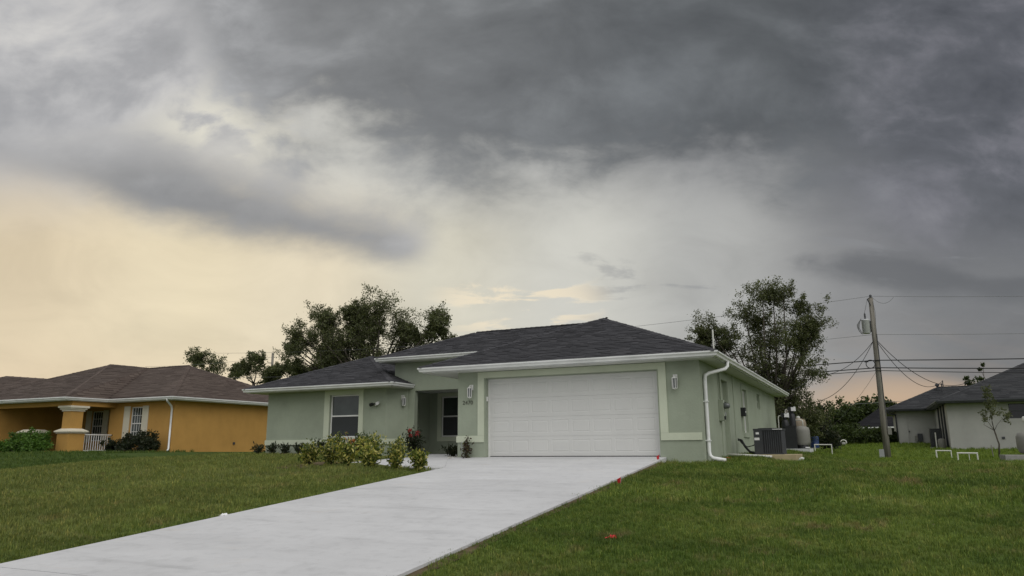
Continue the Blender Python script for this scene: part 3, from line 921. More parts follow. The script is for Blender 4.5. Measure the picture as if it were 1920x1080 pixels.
# drip edge above the far run of the side gutter
def dn(pts, r=.045):
    return MB().tube(pts, r, 8)
ds = dn([(6.45, .92, 2.36), (6.45, .90, 2.24), (6.40, .80, 2.16), (6.10, .22, 2.02), (6.03, .10, 1.96), (6.02, .08, 1.80), (6.02, .08, .10), (6.04, .07, .0), (6.12, .05, -.06), (6.42, -.03, -.105)], .048).build('downspout', M_GUTW, H, True)
MB().box((5.955, .02, 1.3), (6.08, .14, 1.33)).build('strap', M_GUTW, ds); MB().box((5.955, .02, .35), (6.08, .14, .38)).build('strap', M_GUTW, ds)
# roof
mE = E0 - .005
F = [
    ([(-1.88, -.72, mE), (6.48, -.72, mE), (2.3, 3.46, 4.203)], 1),
    ([(6.48, -.72, mE), (6.48, 16.2, mE), (1.66, 11.4, 4.47), (1.66, 5.6, 4.47), (2.3, 4.96, 4.203), (2.3, 3.46, 4.203)], 1),
    ([(-1.88, -.72, mE), (2.3, 3.46, 4.203), (2.3, 4.96, 4.203), (.42, 3.62, 3.42), (-1.88, 3.62, mE)][::1], 1),
    ([(-6.07, 2.98, 3.378), (.34, 2.98, 3.378), (2.3, 4.96, 4.203), (1.66, 5.6, 4.47), (-3.38, 5.6, 4.47)], 1),
    ([(-6.07, 2.98, 3.378), (-3.38, 5.6, 4.47), (-3.38, 9, 4.47), (-6.07, 9, 3.378)], 0),
    ([(1.66, 5.6, 4.47), (1.66, 11.4, 4.47), (-3.38, 11.4, 4.2), (-3.38, 5.6, 4.47)], 0),
    ([(1.66, 11.4, 4.47), (6.48, 16.2, mE), (-6, 16.2, mE), (-3.38, 11.4, 4.2)], 0),
    ([(-11.52, 2.23, 2.435), (-4.83, 2.23, 2.435), (-8.175, 5.575, 3.826)], 1),
    ([(-4.83, 2.23, 2.435), (-4.83, 3.6, 2.435), (-5.68, 3.6, 2.789), (-5.68, 11, 2.789), (-8.175, 11, 3.826), (-8.175, 5.575, 3.826)], 1),
    ([(-11.52, 2.23, 2.435), (-8.175, 5.575, 3.826), (-8.175, 11, 3.826), (-11.52, 14.3, 2.435)], 0),
    ([(-8.175, 11, 3.826), (-5.68, 11, 2.789), (-5.68, 14.3, 2.435), (-11.52, 14.3, 2.435)], 0),
]
lines = [((-1.88, -.72, mE), (2.3, 3.46, 4.203)), ((6.48, -.72, mE), (2.3, 3.46, 4.203)), ((-6.07, 2.98, 3.378), (-3.38, 5.6, 4.47)), ((-3.38, 5.6, 4.47), (1.66, 5.6, 4.47)),
         ((2.3, 3.46, 4.203), (2.3, 4.96, 4.203)), ((-11.52, 2.23, 2.435), (-8.175, 5.575, 3.826)), ((-4.83, 2.23, 2.435), (-8.175, 5.575, 3.826)), ((-8.175, 5.575, 3.826), (-8.175, 11, 3.826))]
roof(H, F, M_SHING, 11, lines, single=300)
MB().tube([(6.30, .0, 2.40), (6.30, 0, 3.08)], .02, 8).build('vent_pipe', M_PVC, H)
# house number, four metal digits
M_BRONZE = plain('dull_bronze', (.10, .105, .08), .5, .4, .3)
for i, ch in enumerate('2470'):
    cu_ = bpy.data.curves.new('digit', 'FONT'); cu_.body = ch; cu_.size = .155; cu_.extrude = .006; cu_.align_x = 'CENTER'
    tmp = bpy.data.objects.new('tmp', cu_); C.objects.link(tmp)
    bpy.context.view_layer.update()
    me = bpy.data.meshes.new_from_object(tmp.evaluated_get(bpy.context.evaluated_depsgraph_get()))
    bpy.data.objects.remove(tmp); bpy.data.curves.remove(cu_)
    me.materials.clear(); me.materials.append(M_BRONZE)
    o = bpy.data.objects.new('digit', me); C.objects.link(o); o.parent = H
    o.matrix_world = Matrix.Translation((-.685 + i * .085, -.208, 1.425)) @ Matrix.Rotation(math.pi / 2, 4, 'X')
# side wall fittings
dr = MB().box((5.80, 2.5, .0), (5.845, 3.5, 2.05)).build('side_door', M_GREEN, H)
for z in (1.0, 1.13):
    k_ = MB().lathe(0, 0, [(.03, 0), (.034, .02), (.026, .055), (.01, .06)], 12).build('knob', M_ALU, dr, True)
    k_.matrix_world = Matrix.Translation((5.845, 3.40, z)) @ Matrix.Rotation(math.pi / 2, 4, 'Y')
mb = MB(); mb.box((5.96, 3.52, -.1), (5.985, 3.72, 2.31)); mb.box((5.96, 2.28, -.1), (5.985, 2.48, 2.31)); mb.box((5.96, 2.48, 2.06), (5.985, 3.52, 2.24))
mb.box((5.96, 4.5, -.1), (5.985, 4.72, 2.31)); mb.box((5.96, 6.1, .5), (5.985, 6.285, 2.2)); mb.box((5.96, 7.115, .5), (5.985, 7.3, 2.2)); mb.box((5.96, 6.285, 2.04), (5.985, 7.115, 2.2)); mb.box((5.96, 6.285, .5), (6.0, 7.115, .64))
mb.build('side_trim', M_GREEN, H)
window_side(H, 5.96, 6.3, 7.1, .65, 2.03); window_side(H, 5.96, 9.75, 10.5, 1.55, 2.1, mat=M_GREEN)
eb = MB().box((5.96, 2.02, .90), (6.09, 2.24, 1.46)).build('electric_panel', M_GREEN, H, bevel=.006)
MB().tube([(6.02, 2.13, 1.46), (6.02, 2.13, 2.325)], .025, 8).build('conduit', M_GREEN, eb)
mt = MB().lathe(0, 0, [(.085, 0), (.085, .05), (.075, .12), (.05, .15), (.01, .16)], 16).build('meter', M_LAMPGL, eb, True)
mt.matrix_world = Matrix.Translation((6.09, 2.13, 1.30)) @ Matrix.Rotation(math.pi / 2, 4, 'Y')
MB().box((6.09, 2.05, .93), (6.13, 2.12, 1.02)).build('latch', M_BLACK, eb)
MB().box((5.985, 2.30, 1.24), (6.10, 2.46, 1.42)).build('junction_box', M_BLACK, H, bevel=.006)
MB().tube([(6.02, 2.38, 1.24), (6.03, 2.40, 1.1), (6.06, 2.5, 1.05), (6.05, 2.55, 1.15)], .012, 6).build('cable_loop', M_ALU, H)
bx_ = MB().box((5.96, 5.8, 1.15), (6.10, 6.0, 1.42)).build('disconnect_box', M_BLACK, H, bevel=.006)
MB().tube([(6.0, 5.9, 1.15), (6.0, 5.9, .72), (6.04, 5.9, .66)], .018, 7).build('conduit', M_GREEN, bx_)
MB().box((6.1, 5.84, 1.26), (6.105, 5.96, 1.31)).build('sticker', M_STICK, bx_)


def lantern(loc, rz, label):
    t = thing('wall_lantern', label, 'wall lamp', loc, 'white coach lanterns on the green house')
    t.rotation_euler = (0, 0, rz)
    bpy.context.view_layer.update()
    mk = lambda m_, nm, mat, p=None, sm=False: place(m_, nm, mat, p or t, sm)
    def place(m_, nm, mat, p, sm):
        o = bpy.data.objects.new(nm, m_.mesh(nm, mat, sm)); C.objects.link(o); o.parent = p; return o
    mk(MB().box((-.055, -.02, .05), (.055, 0, .20)), 'back_plate', M_WHITE)
    mk(MB().tube([(0, -.02, .15), (0, -.07, .175), (0, -.115, .165), (0, -.12, .14)], .012, 8), 'arm', M_WHITE, None, True)
    mk(MB().lathe(0, -.12, [(.02, .15), (.03, .135), (.055, .115), (.078, .105), (.078, .095)], 6), 'cap', M_WHITE)
    cg = MB(); r = .062
    for k in range(6):
        a = math.pi / 3 * k
        cg.tube([(r * 1.1 * math.cos(a), -.12 + r * 1.1 * math.sin(a), .097), (r * .92 * math.cos(a), -.12 + r * .92 * math.sin(a), -.145)], .0085, 5)
    cg.lathe(0, -.12, [(.066, -.145), (.066, -.158), (.03, -.168), (.012, -.185)], 6)
    c_ = mk(cg, 'cage', M_WHITE)
    mk(MB().lathe(0, -.12, [(.052, -.142), (.060, .094)], 6), 'glass', M_LAMPGL)
    mk(MB().lathe(0, -.12, [(.014, -.14), (.014, -.02), (.022, -.0), (.012, .05)], 8), 'bulb', M_STICK, None, True)
    return t


lantern((-.44, -.2, 1.77), 0, 'white lantern on the narrow wall left of the garage door, above the house number')
lantern((5.35, -.2, 1.79), 0, 'white lantern on the wide wall right of the garage door')
lantern((-5.19, 3.425, 1.86), math.atan2(.7, .44), 'white lantern on the slanted wall beside the dark porch recess')

fl = thing('floodlight', 'twin security floodlight with a dark and a white head on the wing wall', 'floodlight', (-5.9, 2.9, 1.76))
def child(m_, nm, mat, p, sm=False):
    o = bpy.data.objects.new(nm, m_.mesh(nm, mat, sm)); C.objects.link(o); o.parent = p; return o
child(MB().box((-.05, -.03, -.05), (.05, 0, .05)), 'base', M_WHITE, fl)
child(MB().tube([(-.04, -.03, 0), (-.09, -.07, .0), (-.12, -.1, -.01), (-.135, -.2, -.045)], [.018, .025, .06, .065], 10), 'dark_head', M_BLACK, fl)
child(MB().tube([(.04, -.03, .01), (.09, -.07, .03), (.12, -.1, .03), (.14, -.19, .0)], [.018, .022, .05, .056], 10), 'white_head', M_STICK, fl)
child(MB().tube([(0, -.03, -.02), (0, -.09, -.06)], [.02, .03], 8), 'sensor', M_STICK, fl)

# ------------------------------------------------------------------ side yard equipment
tag(MB().prism([(6.55, 2.92), (7.76, 2.9), (7.8, 4.35), (6.55, 4.35)], -.45, -.005).build('concrete_pad', M_TAN, bevel=.012), 'tan concrete pad under the black air conditioner', 'concrete pad')
tag(MB().tube([(6.0, 2.78, .0), (6.5, 2.80, -.02), (7.0, 2.82, -.05), (7.15, 2.82, -.06)], .035, 10).build('drain_pipe', M_PVC, None, True), 'white plastic drain pipe lying along the front of the tan pad', 'pipe')
el = MB().tube([(7.80, 2.86, -.19), (7.86, 2.84, -.12), (7.90, 2.84, -.10), (7.95, 2.84, -.12)], .035, 8).build('pipe_elbow', M_PVC, None, True)
tag(el, 'short white pipe elbow in the grass at the right end of the tan pad', 'pipe')

ac = thing('air_conditioner', 'charcoal air conditioner with ribbed sides and white stickers on the tan pad', 'air conditioner', (7.03, 3.68, 0))
x0, x1, y0, y1, za, zb = -.385, .385, -.385, .385, .03, .70
child(MB().box((x0, y0, .0), (x1, y1, za)), 'base_pan', M_DGREY, ac)
child(MB().box((x0 + .02, y0 + .02, za), (x1 - .02, y1 - .02, zb - .05)), 'cabinet', M_BLACK, ac)
child(MB().box((x0 - .008, y0 - .008, zb - .05), (x1 + .008, y1 + .008, zb)), 'top_cover', M_DGREY, ac)
child(MB().box((x0, y0, za), (x0 + .235, y0 + .02, zb - .05)), 'service_panel', M_DGREY, ac)
rib = MB(); rib.v = [(0, 0, za), (.022, -.02, za), (.04, 0, za), (0, 0, zb - .05), (.022, -.02, zb - .05), (.04, 0, zb - .05)]
rib.f = [(0, 1, 4, 3), (1, 2, 5, 4), (3, 4, 5), (2, 1, 0)]; rib.mi = [0] * 4
rm = rib.mesh('louver', M_DGREY)
for i in range(9):
    o = bpy.data.objects.new('louver', rm); C.objects.link(o); o.parent = ac; o.location = (x0 + .26 + i * .056, y0 + .02, 0)
for i in range(12):
    o = bpy.data.objects.new('louver', rm); C.objects.link(o); o.parent = ac; o.location = (x1 - .02, y0 + .03 + i * .061, 0); o.rotation_euler = (0, 0, math.pi / 2)
for i in range(9):
    o = bpy.data.objects.new('louver', rm); C.objects.link(o); o.parent = ac; o.location = (x0 + .02, y1 - .03 - i * .08, 0); o.rotation_euler = (0, 0, -math.pi / 2)
g_ = MB()
for k in range(6):
    r = .06 + k * .05
    g_.tube([(r * math.cos(a * math.pi / 12), r * math.sin(a * math.pi / 12), zb + .012) for a in range(25)], .005, 4, False)
child(g_, 'fan_grille', M_BLACK, ac)
child(MB().box((x0 + .06, y0 - .004, .545), (x0 + .145, y0, .60)), 'sticker', M_STICK, ac)
child(MB().box((x0 + .015, y0 - .004, .385), (x0 + .15, y0, .455)), 'sticker', M_STICK, ac)
child(MB().box((x1 - .26, y0 - .012, zb - .028), (x1 + .0, y0 - .008, zb - .012)), 'trim_strip', M_STICK, ac)
tag(MB().tube([(5.97, 4.85, .42), (6.08, 4.8, .40), (6.2, 4.65, .2), (6.35, 4.45, .06), (6.55, 4.1, .03), (6.68, 3.95, .06)], .035, 8).build('refrigerant_line', M_BLACK, None, True), 'thick black insulated hose from the green wall to the air conditioner', 'hose')
tag(MB().tube([(5.97, 4.80, .46), (6.12, 4.6, .30), (6.3, 4.35, .20), (6.5, 4.1, .24), (6.66, 3.9, .32)], .014, 6).build('power_whip', M_BLACK, None, True), 'thin black cable sagging above the thick hose behind the air conditioner', 'cable')

# water treatment gear by the rear corner of the house
tag(MB().prism([(6.2, 11.2), (7.5, 11.2), (7.5, 13.2), (6.2, 13.2)], -.2, .12).build('equipment_slab', M_CONC), 'pale concrete slab under the water tanks at the rear corner', 'concrete slab')


def softener(name, loc, h, r, label):
    t = thing(name, label, 'water softener', loc)
    child(MB().lathe(0, 0, [(r * .8, 0), (r, .04), (r, h * .86), (r * .8, h * .95), (r * .4, h)], 20), 'tank', M_BLACK, t, True)
    child(MB().lathe(0, 0, [(.06, h - .01), (.06, h + .05)], 12), 'neck', M_BLACK, t)
    child(MB().box((-.12, -.11, h + .05), (.10, .12, h + .22)), 'valve_head', M_BLACK, t)
    child(MB().box((.10, -.12, h + .055), (.15, .10, h + .225)), 'control_cover', M_STICK, t)
    child(MB().box((.0, -.125, h + .06), (.11, -.112, h + .2)), 'front_plate', M_STICK, t)
    child(MB().tube([(-.12, -.02, h + .12), (-.2, -.04, h + .12), (-.23, -.05, h + .06), (-.24, -.05, h - .5), (-.24, -.05, 0)], .02, 8), 'supply_pipe', M_PVC, t, True)
    return t


softener('water_softener', (6.66, 11.9, .12), 1.12, .13, 'shorter black water softener cylinder with white valve cover behind the air conditioner')
softener('water_softener', (6.86, 12.6, .12), 1.38, .13, 'taller black water softener cylinder rising behind the shorter one')
t = thing('brine_tank', 'square black brine tank between the softeners and the grey pressure tank', 'tank', (6.88, 11.55, .12))
child(MB().prism([(-.19, -.17), (.19, -.17), (.19, .17), (-.19, .17)], 0, .80), 'body', M_BLACK, t); child(MB().box((-.2, -.18, .80), (.2, .18, .85)), 'lid', M_BLACK, t)
t = thing('pressure_tank', 'stout grey-beige pressure tank on short feet at the end of the slab', 'tank', (7.25, 11.75, .12))
child(MB().lathe(0, 0, [(.10, .10), (.25, .14), (.275, .24), (.275, .66), (.25, .77), (.13, .83), (.03, .84)], 24), 'shell', M_BEIGE, t, True)
child(MB().lathe(0, 0, [(.22, 0), (.22, .02), (.2, .12)], 20), 'foot_ring', M_BLACK, t)
child(MB().tube([(.05, .0, .83), (.05, 0, 1.02), (.0, .0, 1.06), (-.2, .05, 1.06)], .02, 8), 'pipe', M_PVC, t, True)
child(MB().box((.1, -.3, .02), (.25, -.22, .06)), 'valve', M_STICK, t)
t = thing('aeration_tank', 'tan rounded tank top showing above the grey pressure tank', 'tank', (7.05, 13.0, .1))
child(MB().lathe(0, 0, [(.26, 0), (.28, .1), (.28, 1.0), (.24, 1.13), (.1, 1.18)], 20), 'shell', M_TANK, t, True)
child(MB().lathe(0, 0, [(.07, 1.17), (.07, 1.25), (.03, 1.27)], 12), 'cap', M_PVC, t)


def pvc_frame(x0, y0, x1, y1, z, h, label, r=.022, mid=False, fat=False):
    t = thing('plastic_pipe_stand', label, 'pipe stand', (x0, y0, z), 'white pipe stands in the rear lawns')
    dx_, dy_ = x1 - x0, y1 - y0
    child(MB().tube([(0, 0, -.15), (0, 0, h)], r * (1.3 if fat else 1), 8), 'post', M_PVC, t)
    child(MB().tube([(dx_, dy_, -.15), (dx_, dy_, h - .01)], r, 8), 'post', M_PVC, t)
    child(MB().tube([(-.02, 0, h), (dx_ + .02, dy_, h - .01)], r * 1.05, 8), 'rail', M_PVC, t)
    if mid: child(MB().tube([(dx_ * .58, dy_ * .58, -.15), (dx_ * .58, dy_ * .58, h)], r * .55, 6), 'post', M_PVC, t)


pvc_frame(7.30, 17, 7.98, 17, -.19, .46, 'tall white pipe stand in front of the blue barrel behind the green house', .022)
pvc_frame(12.06, 19, 12.62, 19, -.23, .21, 'low white pipe stand nearest the grey house corner', .022, False, True)
pvc_frame(12.35, 13, 12.96, 13, -.38, .31, 'wide white pipe stand with a thin middle post left of the sapling', .024, True)
t = thing('barrel', 'blue plastic barrel in the dark foliage behind the green house', 'barrel', (7.0, 21.5, .12)); t.scale = (.72, .72, .62)
child(MB().lathe(0, 0, [(.27, 0), (.29, .05), (.30, .3), (.29, .33), (.30, .6), (.29, .85), (.26, .9)], 18), 'shell', M_BLUE, t, True)
child(MB().lathe(0, 0, [(.05, .9), (.05, .94)], 8), 'cap', M_PVC, t)
child(MB().box((-.4, -.4, -.02), (.4, -.28, .0)), 'board', M_PVC, t)
t = thing('well_cover', 'small white domed ring in the grass before the far bushes', 'well cover', (7.9, 34, .30))
child(MB().tube([(.17 * math.cos(a), 0, .12 + .15 * math.sin(a)) for a in [-.6 + i * .433 for i in range(11)]], .035, 8), 'ring', M_PVC, t, True)
child(MB().lathe(0, .02, [(.12, 0), (.12, .1), (.05, .13)], 12), 'cap', M_GREYW, t)
tag(MB().prism([(9.35, 27.8), (9.95, 27.8), (9.95, 28.4), (9.35, 28.4)], -.3, -.03).build('septic_lid', M_PVC), 'flat white lid lying in the grass left of the utility pole', 'lid')

# marker flags and litter
def flag(loc, label, lean, h=.30):
    t = thing('marker_flag', label, 'marker flag', loc, 'small red marker flags along the driveway')
    child(MB().tube([(0, 0, -.1), (lean * .5, 0, h * .6), (lean, 0, h)], .004, 5), 'wire', M_ALU, t)
    m_ = MB(); n = 6
    for i in range(n + 1):
        u = i / n; m_.v += [(lean + .012 * math.sin(u * 5), -.065 * u - .005, h - .01 - .045 * u), (lean - .03 + .014 * math.sin(u * 5 + 1), -.05 * u, h - .11 - .02 * math.sin(u * 3))]
    for i in range(n): m_.f.append((2 * i, 2 * i + 1, 2 * i + 3, 2 * i + 2)); m_.mi.append(0)
    o = child(m_, 'flag', M_RED, t); o.rotation_euler = (0, 0, -.7)
    s_ = o.modifiers.new('thick', 'SOLIDIFY'); s_.thickness = .002


flag((5.04, -1.0, -.10), 'red marker flag at the garage end of the driveway edge', .03, .16)
flag((5.50, -5.55, -.50), 'red marker flag standing halfway down the right driveway edge', .05, .22)


def rag(name, loc, r, mat, label, cat, seed):
    rg_ = random.Random(seed); m_ = MB(); n = 7
    for j in range(n):
        for i in range(n):
            m_.v.append(((i / (n - 1) - .5) * 2 * r + rg_.uniform(-.2, .2) * r, (j / (n - 1) - .5) * 1.3 * r + rg_.uniform(-.2, .2) * r, rg_.uniform(0, .55) * r * (1.2 if abs(i - 3) < 2 else .5)))
    for j in range(n - 1):
        for i in range(n - 1): q = j * n + i; m_.f.append((q, q + 1, q + n + 1, q + n)); m_.mi.append(0)
    o = m_.build(name, mat); o.location = loc
    s_ = o.modifiers.new('thick', 'SOLIDIFY'); s_.thickness = .004
    tag(o, label, cat)


rag('fallen_flag', (6.92, -10.39, -.775), .06, M_RED, 'crumpled red flag lying in the front lawn', 'flag', 4)
rag('red_ribbon', (6.14, 1.9, -.08), .06, M_RED, 'torn red ribbon at the foot of the side wall near the downspout', 'ribbon', 5)
rag('red_ribbon', (6.84, 2.70, -.20), .09, M_RED, 'faded red ribbon lying before the tan pad', 'ribbon', 6)
rag('scrap_of_paper', (.83, -10.2, -.735), .06, M_STICK, 'white scrap of paper on the left edge of the driveway', 'paper', 7)

# ------------------------------------------------------------------ ochre house on the left
O = thing('ochre_house', 'ochre yellow house with brown hip roof, front porch and white railing', 'house')
mb = MB(); gz = -.3
wall_front(mb, 7.3, -25.75, -21.1, gz, 2.62, [(-24.17, -23.36, .72, 2.38)])
mb.box((-21.3, 7.5, gz), (-21.1, 17, 2.62)); mb.box((-25.95, 7.5, gz), (-25.75, 9.2, 2.62))
wall_front(mb, 9.2, -31.2, -25.95, gz, 2.62, [(-29.75, -28.9, .75, 2.38)])
mb.box((-40, 4.9, gz), (-31.2, 9.2, 2.62))
mb.build('wall', M_ORANGE, O)
MB().box((-31.2, 4.9, 2.38), (-25.3, 5.2, 2.62)).build('porch_beam', M_ORANGE, O)
MB().box((-25.6, 5.2, 2.38), (-25.3, 7.3, 2.62)).build('porch_beam', M_ORANGE, O)
MB().box((-31.2, 5.2, 2.60), (-25.6, 9.2, 2.64)).build('porch_ceiling', M_SOFFIT, O)
MB().box((-31.2, 5.0, -.3), (-25.3, 9.2, .10)).build('porch_floor', M_CONC, O)


def column(x, y, top):
    c_ = MB().box((x - .42, y - .42, -.2), (x + .42, y + .42, 1.06)).build('column', M_ORANGE, O)
    m_ = MB()
    for a, za_, zb_ in ((.47, 1.06, 1.12), (.53, 1.12, 1.17)): m_.box((x - a, y - a, za_), (x + a, y + a, zb_))
    m_.v += [(x - .53, y - .53, 1.17), (x + .53, y - .53, 1.17), (x + .53, y + .53, 1.17), (x - .53, y + .53, 1.17), (x - .33, y - .33, 1.29), (x + .33, y - .33, 1.29), (x + .33, y + .33, 1.29), (x - .33, y + .33, 1.29)]
    k = len(m_.v) - 8
    for q in ((0, 1, 5, 4), (1, 2, 6, 5), (2, 3, 7, 6), (3, 0, 4, 7), (4, 5, 6, 7)): m_.f.append(tuple(k + i for i in q)); m_.mi.append(0)
    m_.build('base_cap', M_CREAM, c_)
    if top:
        MB().box((x - .31, y - .31, 1.29), (x + .31, y + .31, 2.12)).build('shaft', M_ORANGE, c_)
        m_ = MB()
        for a, za_, zb_ in ((.36, 2.12, 2.2), (.42, 2.2, 2.28), (.49, 2.28, 2.38)): m_.box((x - a, y - a, za_), (x + a, y + a, zb_))
        m_.build('capital', M_CREAM, c_)


column(-25.65, 5.25, True); column(-28.55, 5.25, False)
rl = MB().tube([(-25.5, 5.67, 1.0), (-25.5, 7.3, 1.0)], .035, 6).build('railing', M_WHITE, O)
MB().tube([(-25.5, 5.67, .24), (-25.5, 7.3, .24)], .025, 6).build('bottom_rail', M_WHITE, rl)
bm_ = MB().tube([(0, 0, .16), (0, 0, 1.0)], .019, 6).mesh('baluster', M_WHITE)
for i in range(13):
    o = bpy.data.objects.new('baluster', bm_); C.objects.link(o); o.parent = rl; o.matrix_parent_inverse = Matrix.Identity(4); o.location = (-25.5, 5.74 + i * .125, 0)
window_front(O, 7.3, -24.17, -23.36, .72, 2.38, None, .08, .05, (4, 2), False)
window_front(O, 9.2, -29.75, -28.9, .75, 2.38, None, .05, .05, (4, 2), False)
for a, b2, y in ((-24.66, -24.22, 7.3), (-23.31, -22.88, 7.3), (-30.25, -29.82, 9.2), (-28.84, -28.4, 9.2)):
    s_ = MB().box((a, y - .035, .68), (b2, y - .003, 2.42)).build('shutter', M_CREAM, O)
    if y < 8:
        for k in range(16): MB().box((a + .05, y - .047, .74 + k * .102), (b2 - .05, y - .035, .80 + k * .102)).build('slat', M_CREAM, s_)
mb = MB(); g_ = MB()
path = [(-41, 4.45), (-25.15, 4.45), (-25.15, 6.72), (-20.6, 6.72), (-20.6, 17.4)]
mb.sweep(path, [(-.03, 2.60), (-.001, 2.60), (-.001, 2.74), (-.03, 2.74)]); g_.sweep(path, gutter_prof(.30, .13, .13))
mb.build('fascia', M_GUTW, O); g_.build('gutter', M_GUTW, O)
mb = MB(); mb.box((-40.9, 4.46, 2.61), (-25.17, 4.9, 2.63)); mb.box((-25.3, 4.9, 2.61), (-25.17, 7.3, 2.63)); mb.box((-25.17, 6.74, 2.61), (-20.62, 7.3, 2.63)); mb.box((-21.1, 7.3, 2.61), (-20.62, 17.3, 2.63))
mb.build('soffit', M_SOFFIT, O)
MB().tube([(-20.9, 6.66, 2.66), (-20.92, 6.7, 2.56), (-21.15, 7.15, 2.34), (-21.2, 7.24, 2.2), (-21.2, 7.24, .3), (-21.1, 7.1, .2)], .05, 8).build('downspout', M_GUTW, O, True)
MB().box((-21.095, 11.2, .5), (-21.06, 11.32, .62)).build('hose_tap', M_DGREY, O)
Ez = 2.755
A_, B_, C_, D_, E_ = (-23.4, 9.95, 4.70), (-26.45, 9.9, 4.70), (-29.7, 9.9, 5.08), (-32.4, 8.1, 4.25), (-36.2, 8, 4.58)
OF = [([(-25.1, 6.66, Ez), (-20.54, 6.66, Ez), A_, B_], 1), ([(-20.54, 6.66, Ez), (-20.54, 17.5, Ez), A_], 1),
      ([(-25.1, 4.39, Ez), (-25.1, 6.66, Ez), B_], 1), ([(-25.1, 4.39, Ez), B_, C_], 1),
      ([(-33.6, 4.39, Ez), (-25.1, 4.39, Ez), C_], 1), ([(-33.6, 4.39, Ez), C_, D_], 1), ([(-33.6, 4.39, Ez), D_, E_], 1), ([(-41, 4.39, Ez), (-33.6, 4.39, Ez), E_], 1),
      ([(-20.54, 17.5, Ez), (-30, 17.5, Ez), C_, B_], 0), ([(-20.54, 17.5, Ez), B_, A_], 0), ([C_, (-30, 17.5, Ez), D_], 0), ([D_, (-30, 17.5, Ez), (-41, 17.5, Ez), E_], 0), ([(-41, 4.39, Ez), E_, (-41, 17.5, Ez)], 0)]
roof(O, OF, M_BROWN, 51, [((-20.54, 6.66, Ez), A_), (A_, B_), (B_, C_), (C_, (-25.1, 4.39, Ez))], 0, 'roof', .06, .145, (.3, .8))

# ------------------------------------------------------------------ grey house behind on the right
G = thing('grey_house', 'pale grey stucco house with dark hip roof on the rear lot', 'house')
mb = MB()
wall_front(mb, 28.4, 13.4, 26, -.8, 2.5, [(16.25, 17.6, 1.56, 2.33)])
mb.box((13.4, 28.6, -.8), (13.6, 37.5, 2.5))
wall_front(mb, 37.5, 11.16, 13.4, -.6, 2.5, [(11.75, 12.45, .25, 2.1)])
mb.box((11.16, 37.7, -.6), (11.36, 47, 2.5))
mb.build('wall', M_GREYW, G)
gd_ = MB().box((11.75, 37.56, .25), (12.45, 37.6, 2.1)).build('rear_door', M_GREYW, G)
MB().box((11.80, 37.50, 1.05), (11.86, 37.56, 1.15)).build('handle', M_DGREY, gd_)
window_front(G, 28.4, 16.25, 17.6, 1.56, 2.33, None, .07, .04, None, False, M_DGREY, M_DKGLASS)
for y in (29.8, 31.6, 33.6): MB().tube([(13.34, y, 2.45), (13.34, y, -.3)], .05, 8).build('downspout', M_DGREY, G)
MB().box((15.77, 28.36, .5), (15.9, 28.4, .62)).build('outlet_box', M_DGREY, G)
mb = MB(); g_ = MB(); path = [(10.62, 48), (10.62, 36.9), (13.0, 36.9), (13.0, 27.85), (27, 27.85)]
mb.sweep(path, [(-.03, 2.40), (-.001, 2.40), (-.001, 2.55), (-.03, 2.55)]); g_.sweep(path, gutter_prof(.10, .13, .14))
mb.build('fascia', M_DGREY, G); g_.build('gutter', M_DGREY, G)
mb = MB(); mb.box((13.02, 27.88, 2.42), (27, 28.4, 2.44)); mb.box((13.02, 28.4, 2.42), (13.4, 37.5, 2.44)); mb.box((10.64, 36.92, 2.42), (13.02, 37.5, 2.44)); mb.box((10.64, 37.5, 2.42), (11.16, 47, 2.44))
mb.build('soffit', M_DGREY, G)
MB().tube([(10.6, 36.9, 2.45), (10.75, 37.0, 2.25), (11.1, 37.4, 2.2), (11.12, 37.42, 2.0), (11.12, 37.42, .0)], .05, 8).build('downspout', M_DGREY, G, True)
e = 2.56; t_ = 4.9; a1 = (12.95 + 6.2, 27.8 + 6.2, e + 6.2 * .45)
GF = [([(12.95, 27.8, e), (27, 27.8, e), (20.8, 34.0, a1[2]), a1], 1), ([(12.95, 27.8, e), a1, (19.15, 42, a1[2]), (12.95, 42, e)], 1),
      ([(10.55, 36.85, e), (13.0, 36.85, e), (16.2, 40.05, e + 1.45), (14.0, 40.3, e + 1.55)], 1), ([(10.55, 36.85, e), (14.0, 40.3, e + 1.55), (14, 44.6, e + 1.55), (10.55, 48, e)], 1),
      ([(14.0, 40.3, e + 1.55), (20, 40.3, e + 1.55), (20, 46, e), (12, 46, e)], 0)]
GF[2] = ([(10.55, 36.85, e), (20.0, 36.85, e), (20.0, 40.3, e + 1.55), (14.0, 40.3, e + 1.55)], 1)
roof(G, GF, M_GSHIN, 71, [((12.95, 27.8, e), a1), ((10.55, 36.85, e), (14.0, 40.3, e + 1.55)), ((14.0, 40.3, e + 1.55), (20, 40.3, e + 1.55))], 0, 'roof', .06, .145, (.3, .8))
# service mast and a vent cap on its rear ridge
MB().tube([(14.3, 40.2, 4.05), (14.3, 40.2, 4.55)], .035, 6).build('service_mast', M_DGREY, G)
v_ = MB().tube([(14.15, 39.4, 3.7), (14.15, 39.4, 4.3)], .04, 6).build('vent_pipe', M_DGREY, G)
MB().lathe(13.9, 39.6, [(.06, 3.8), (.06, 4.1), (.13, 4.15), (.13, 4.25), (.04, 4.32)], 10).build('vent_cap', M_DGREY, G)
MB().prism([(17.6, 30.2), (21, 30.2), (21, 33.5), (17.6, 33.5)], lambda x, y: 3.2, lambda x, y: 3.95 + .0 * x).build('roof_dormer', M_GSHIN, G)

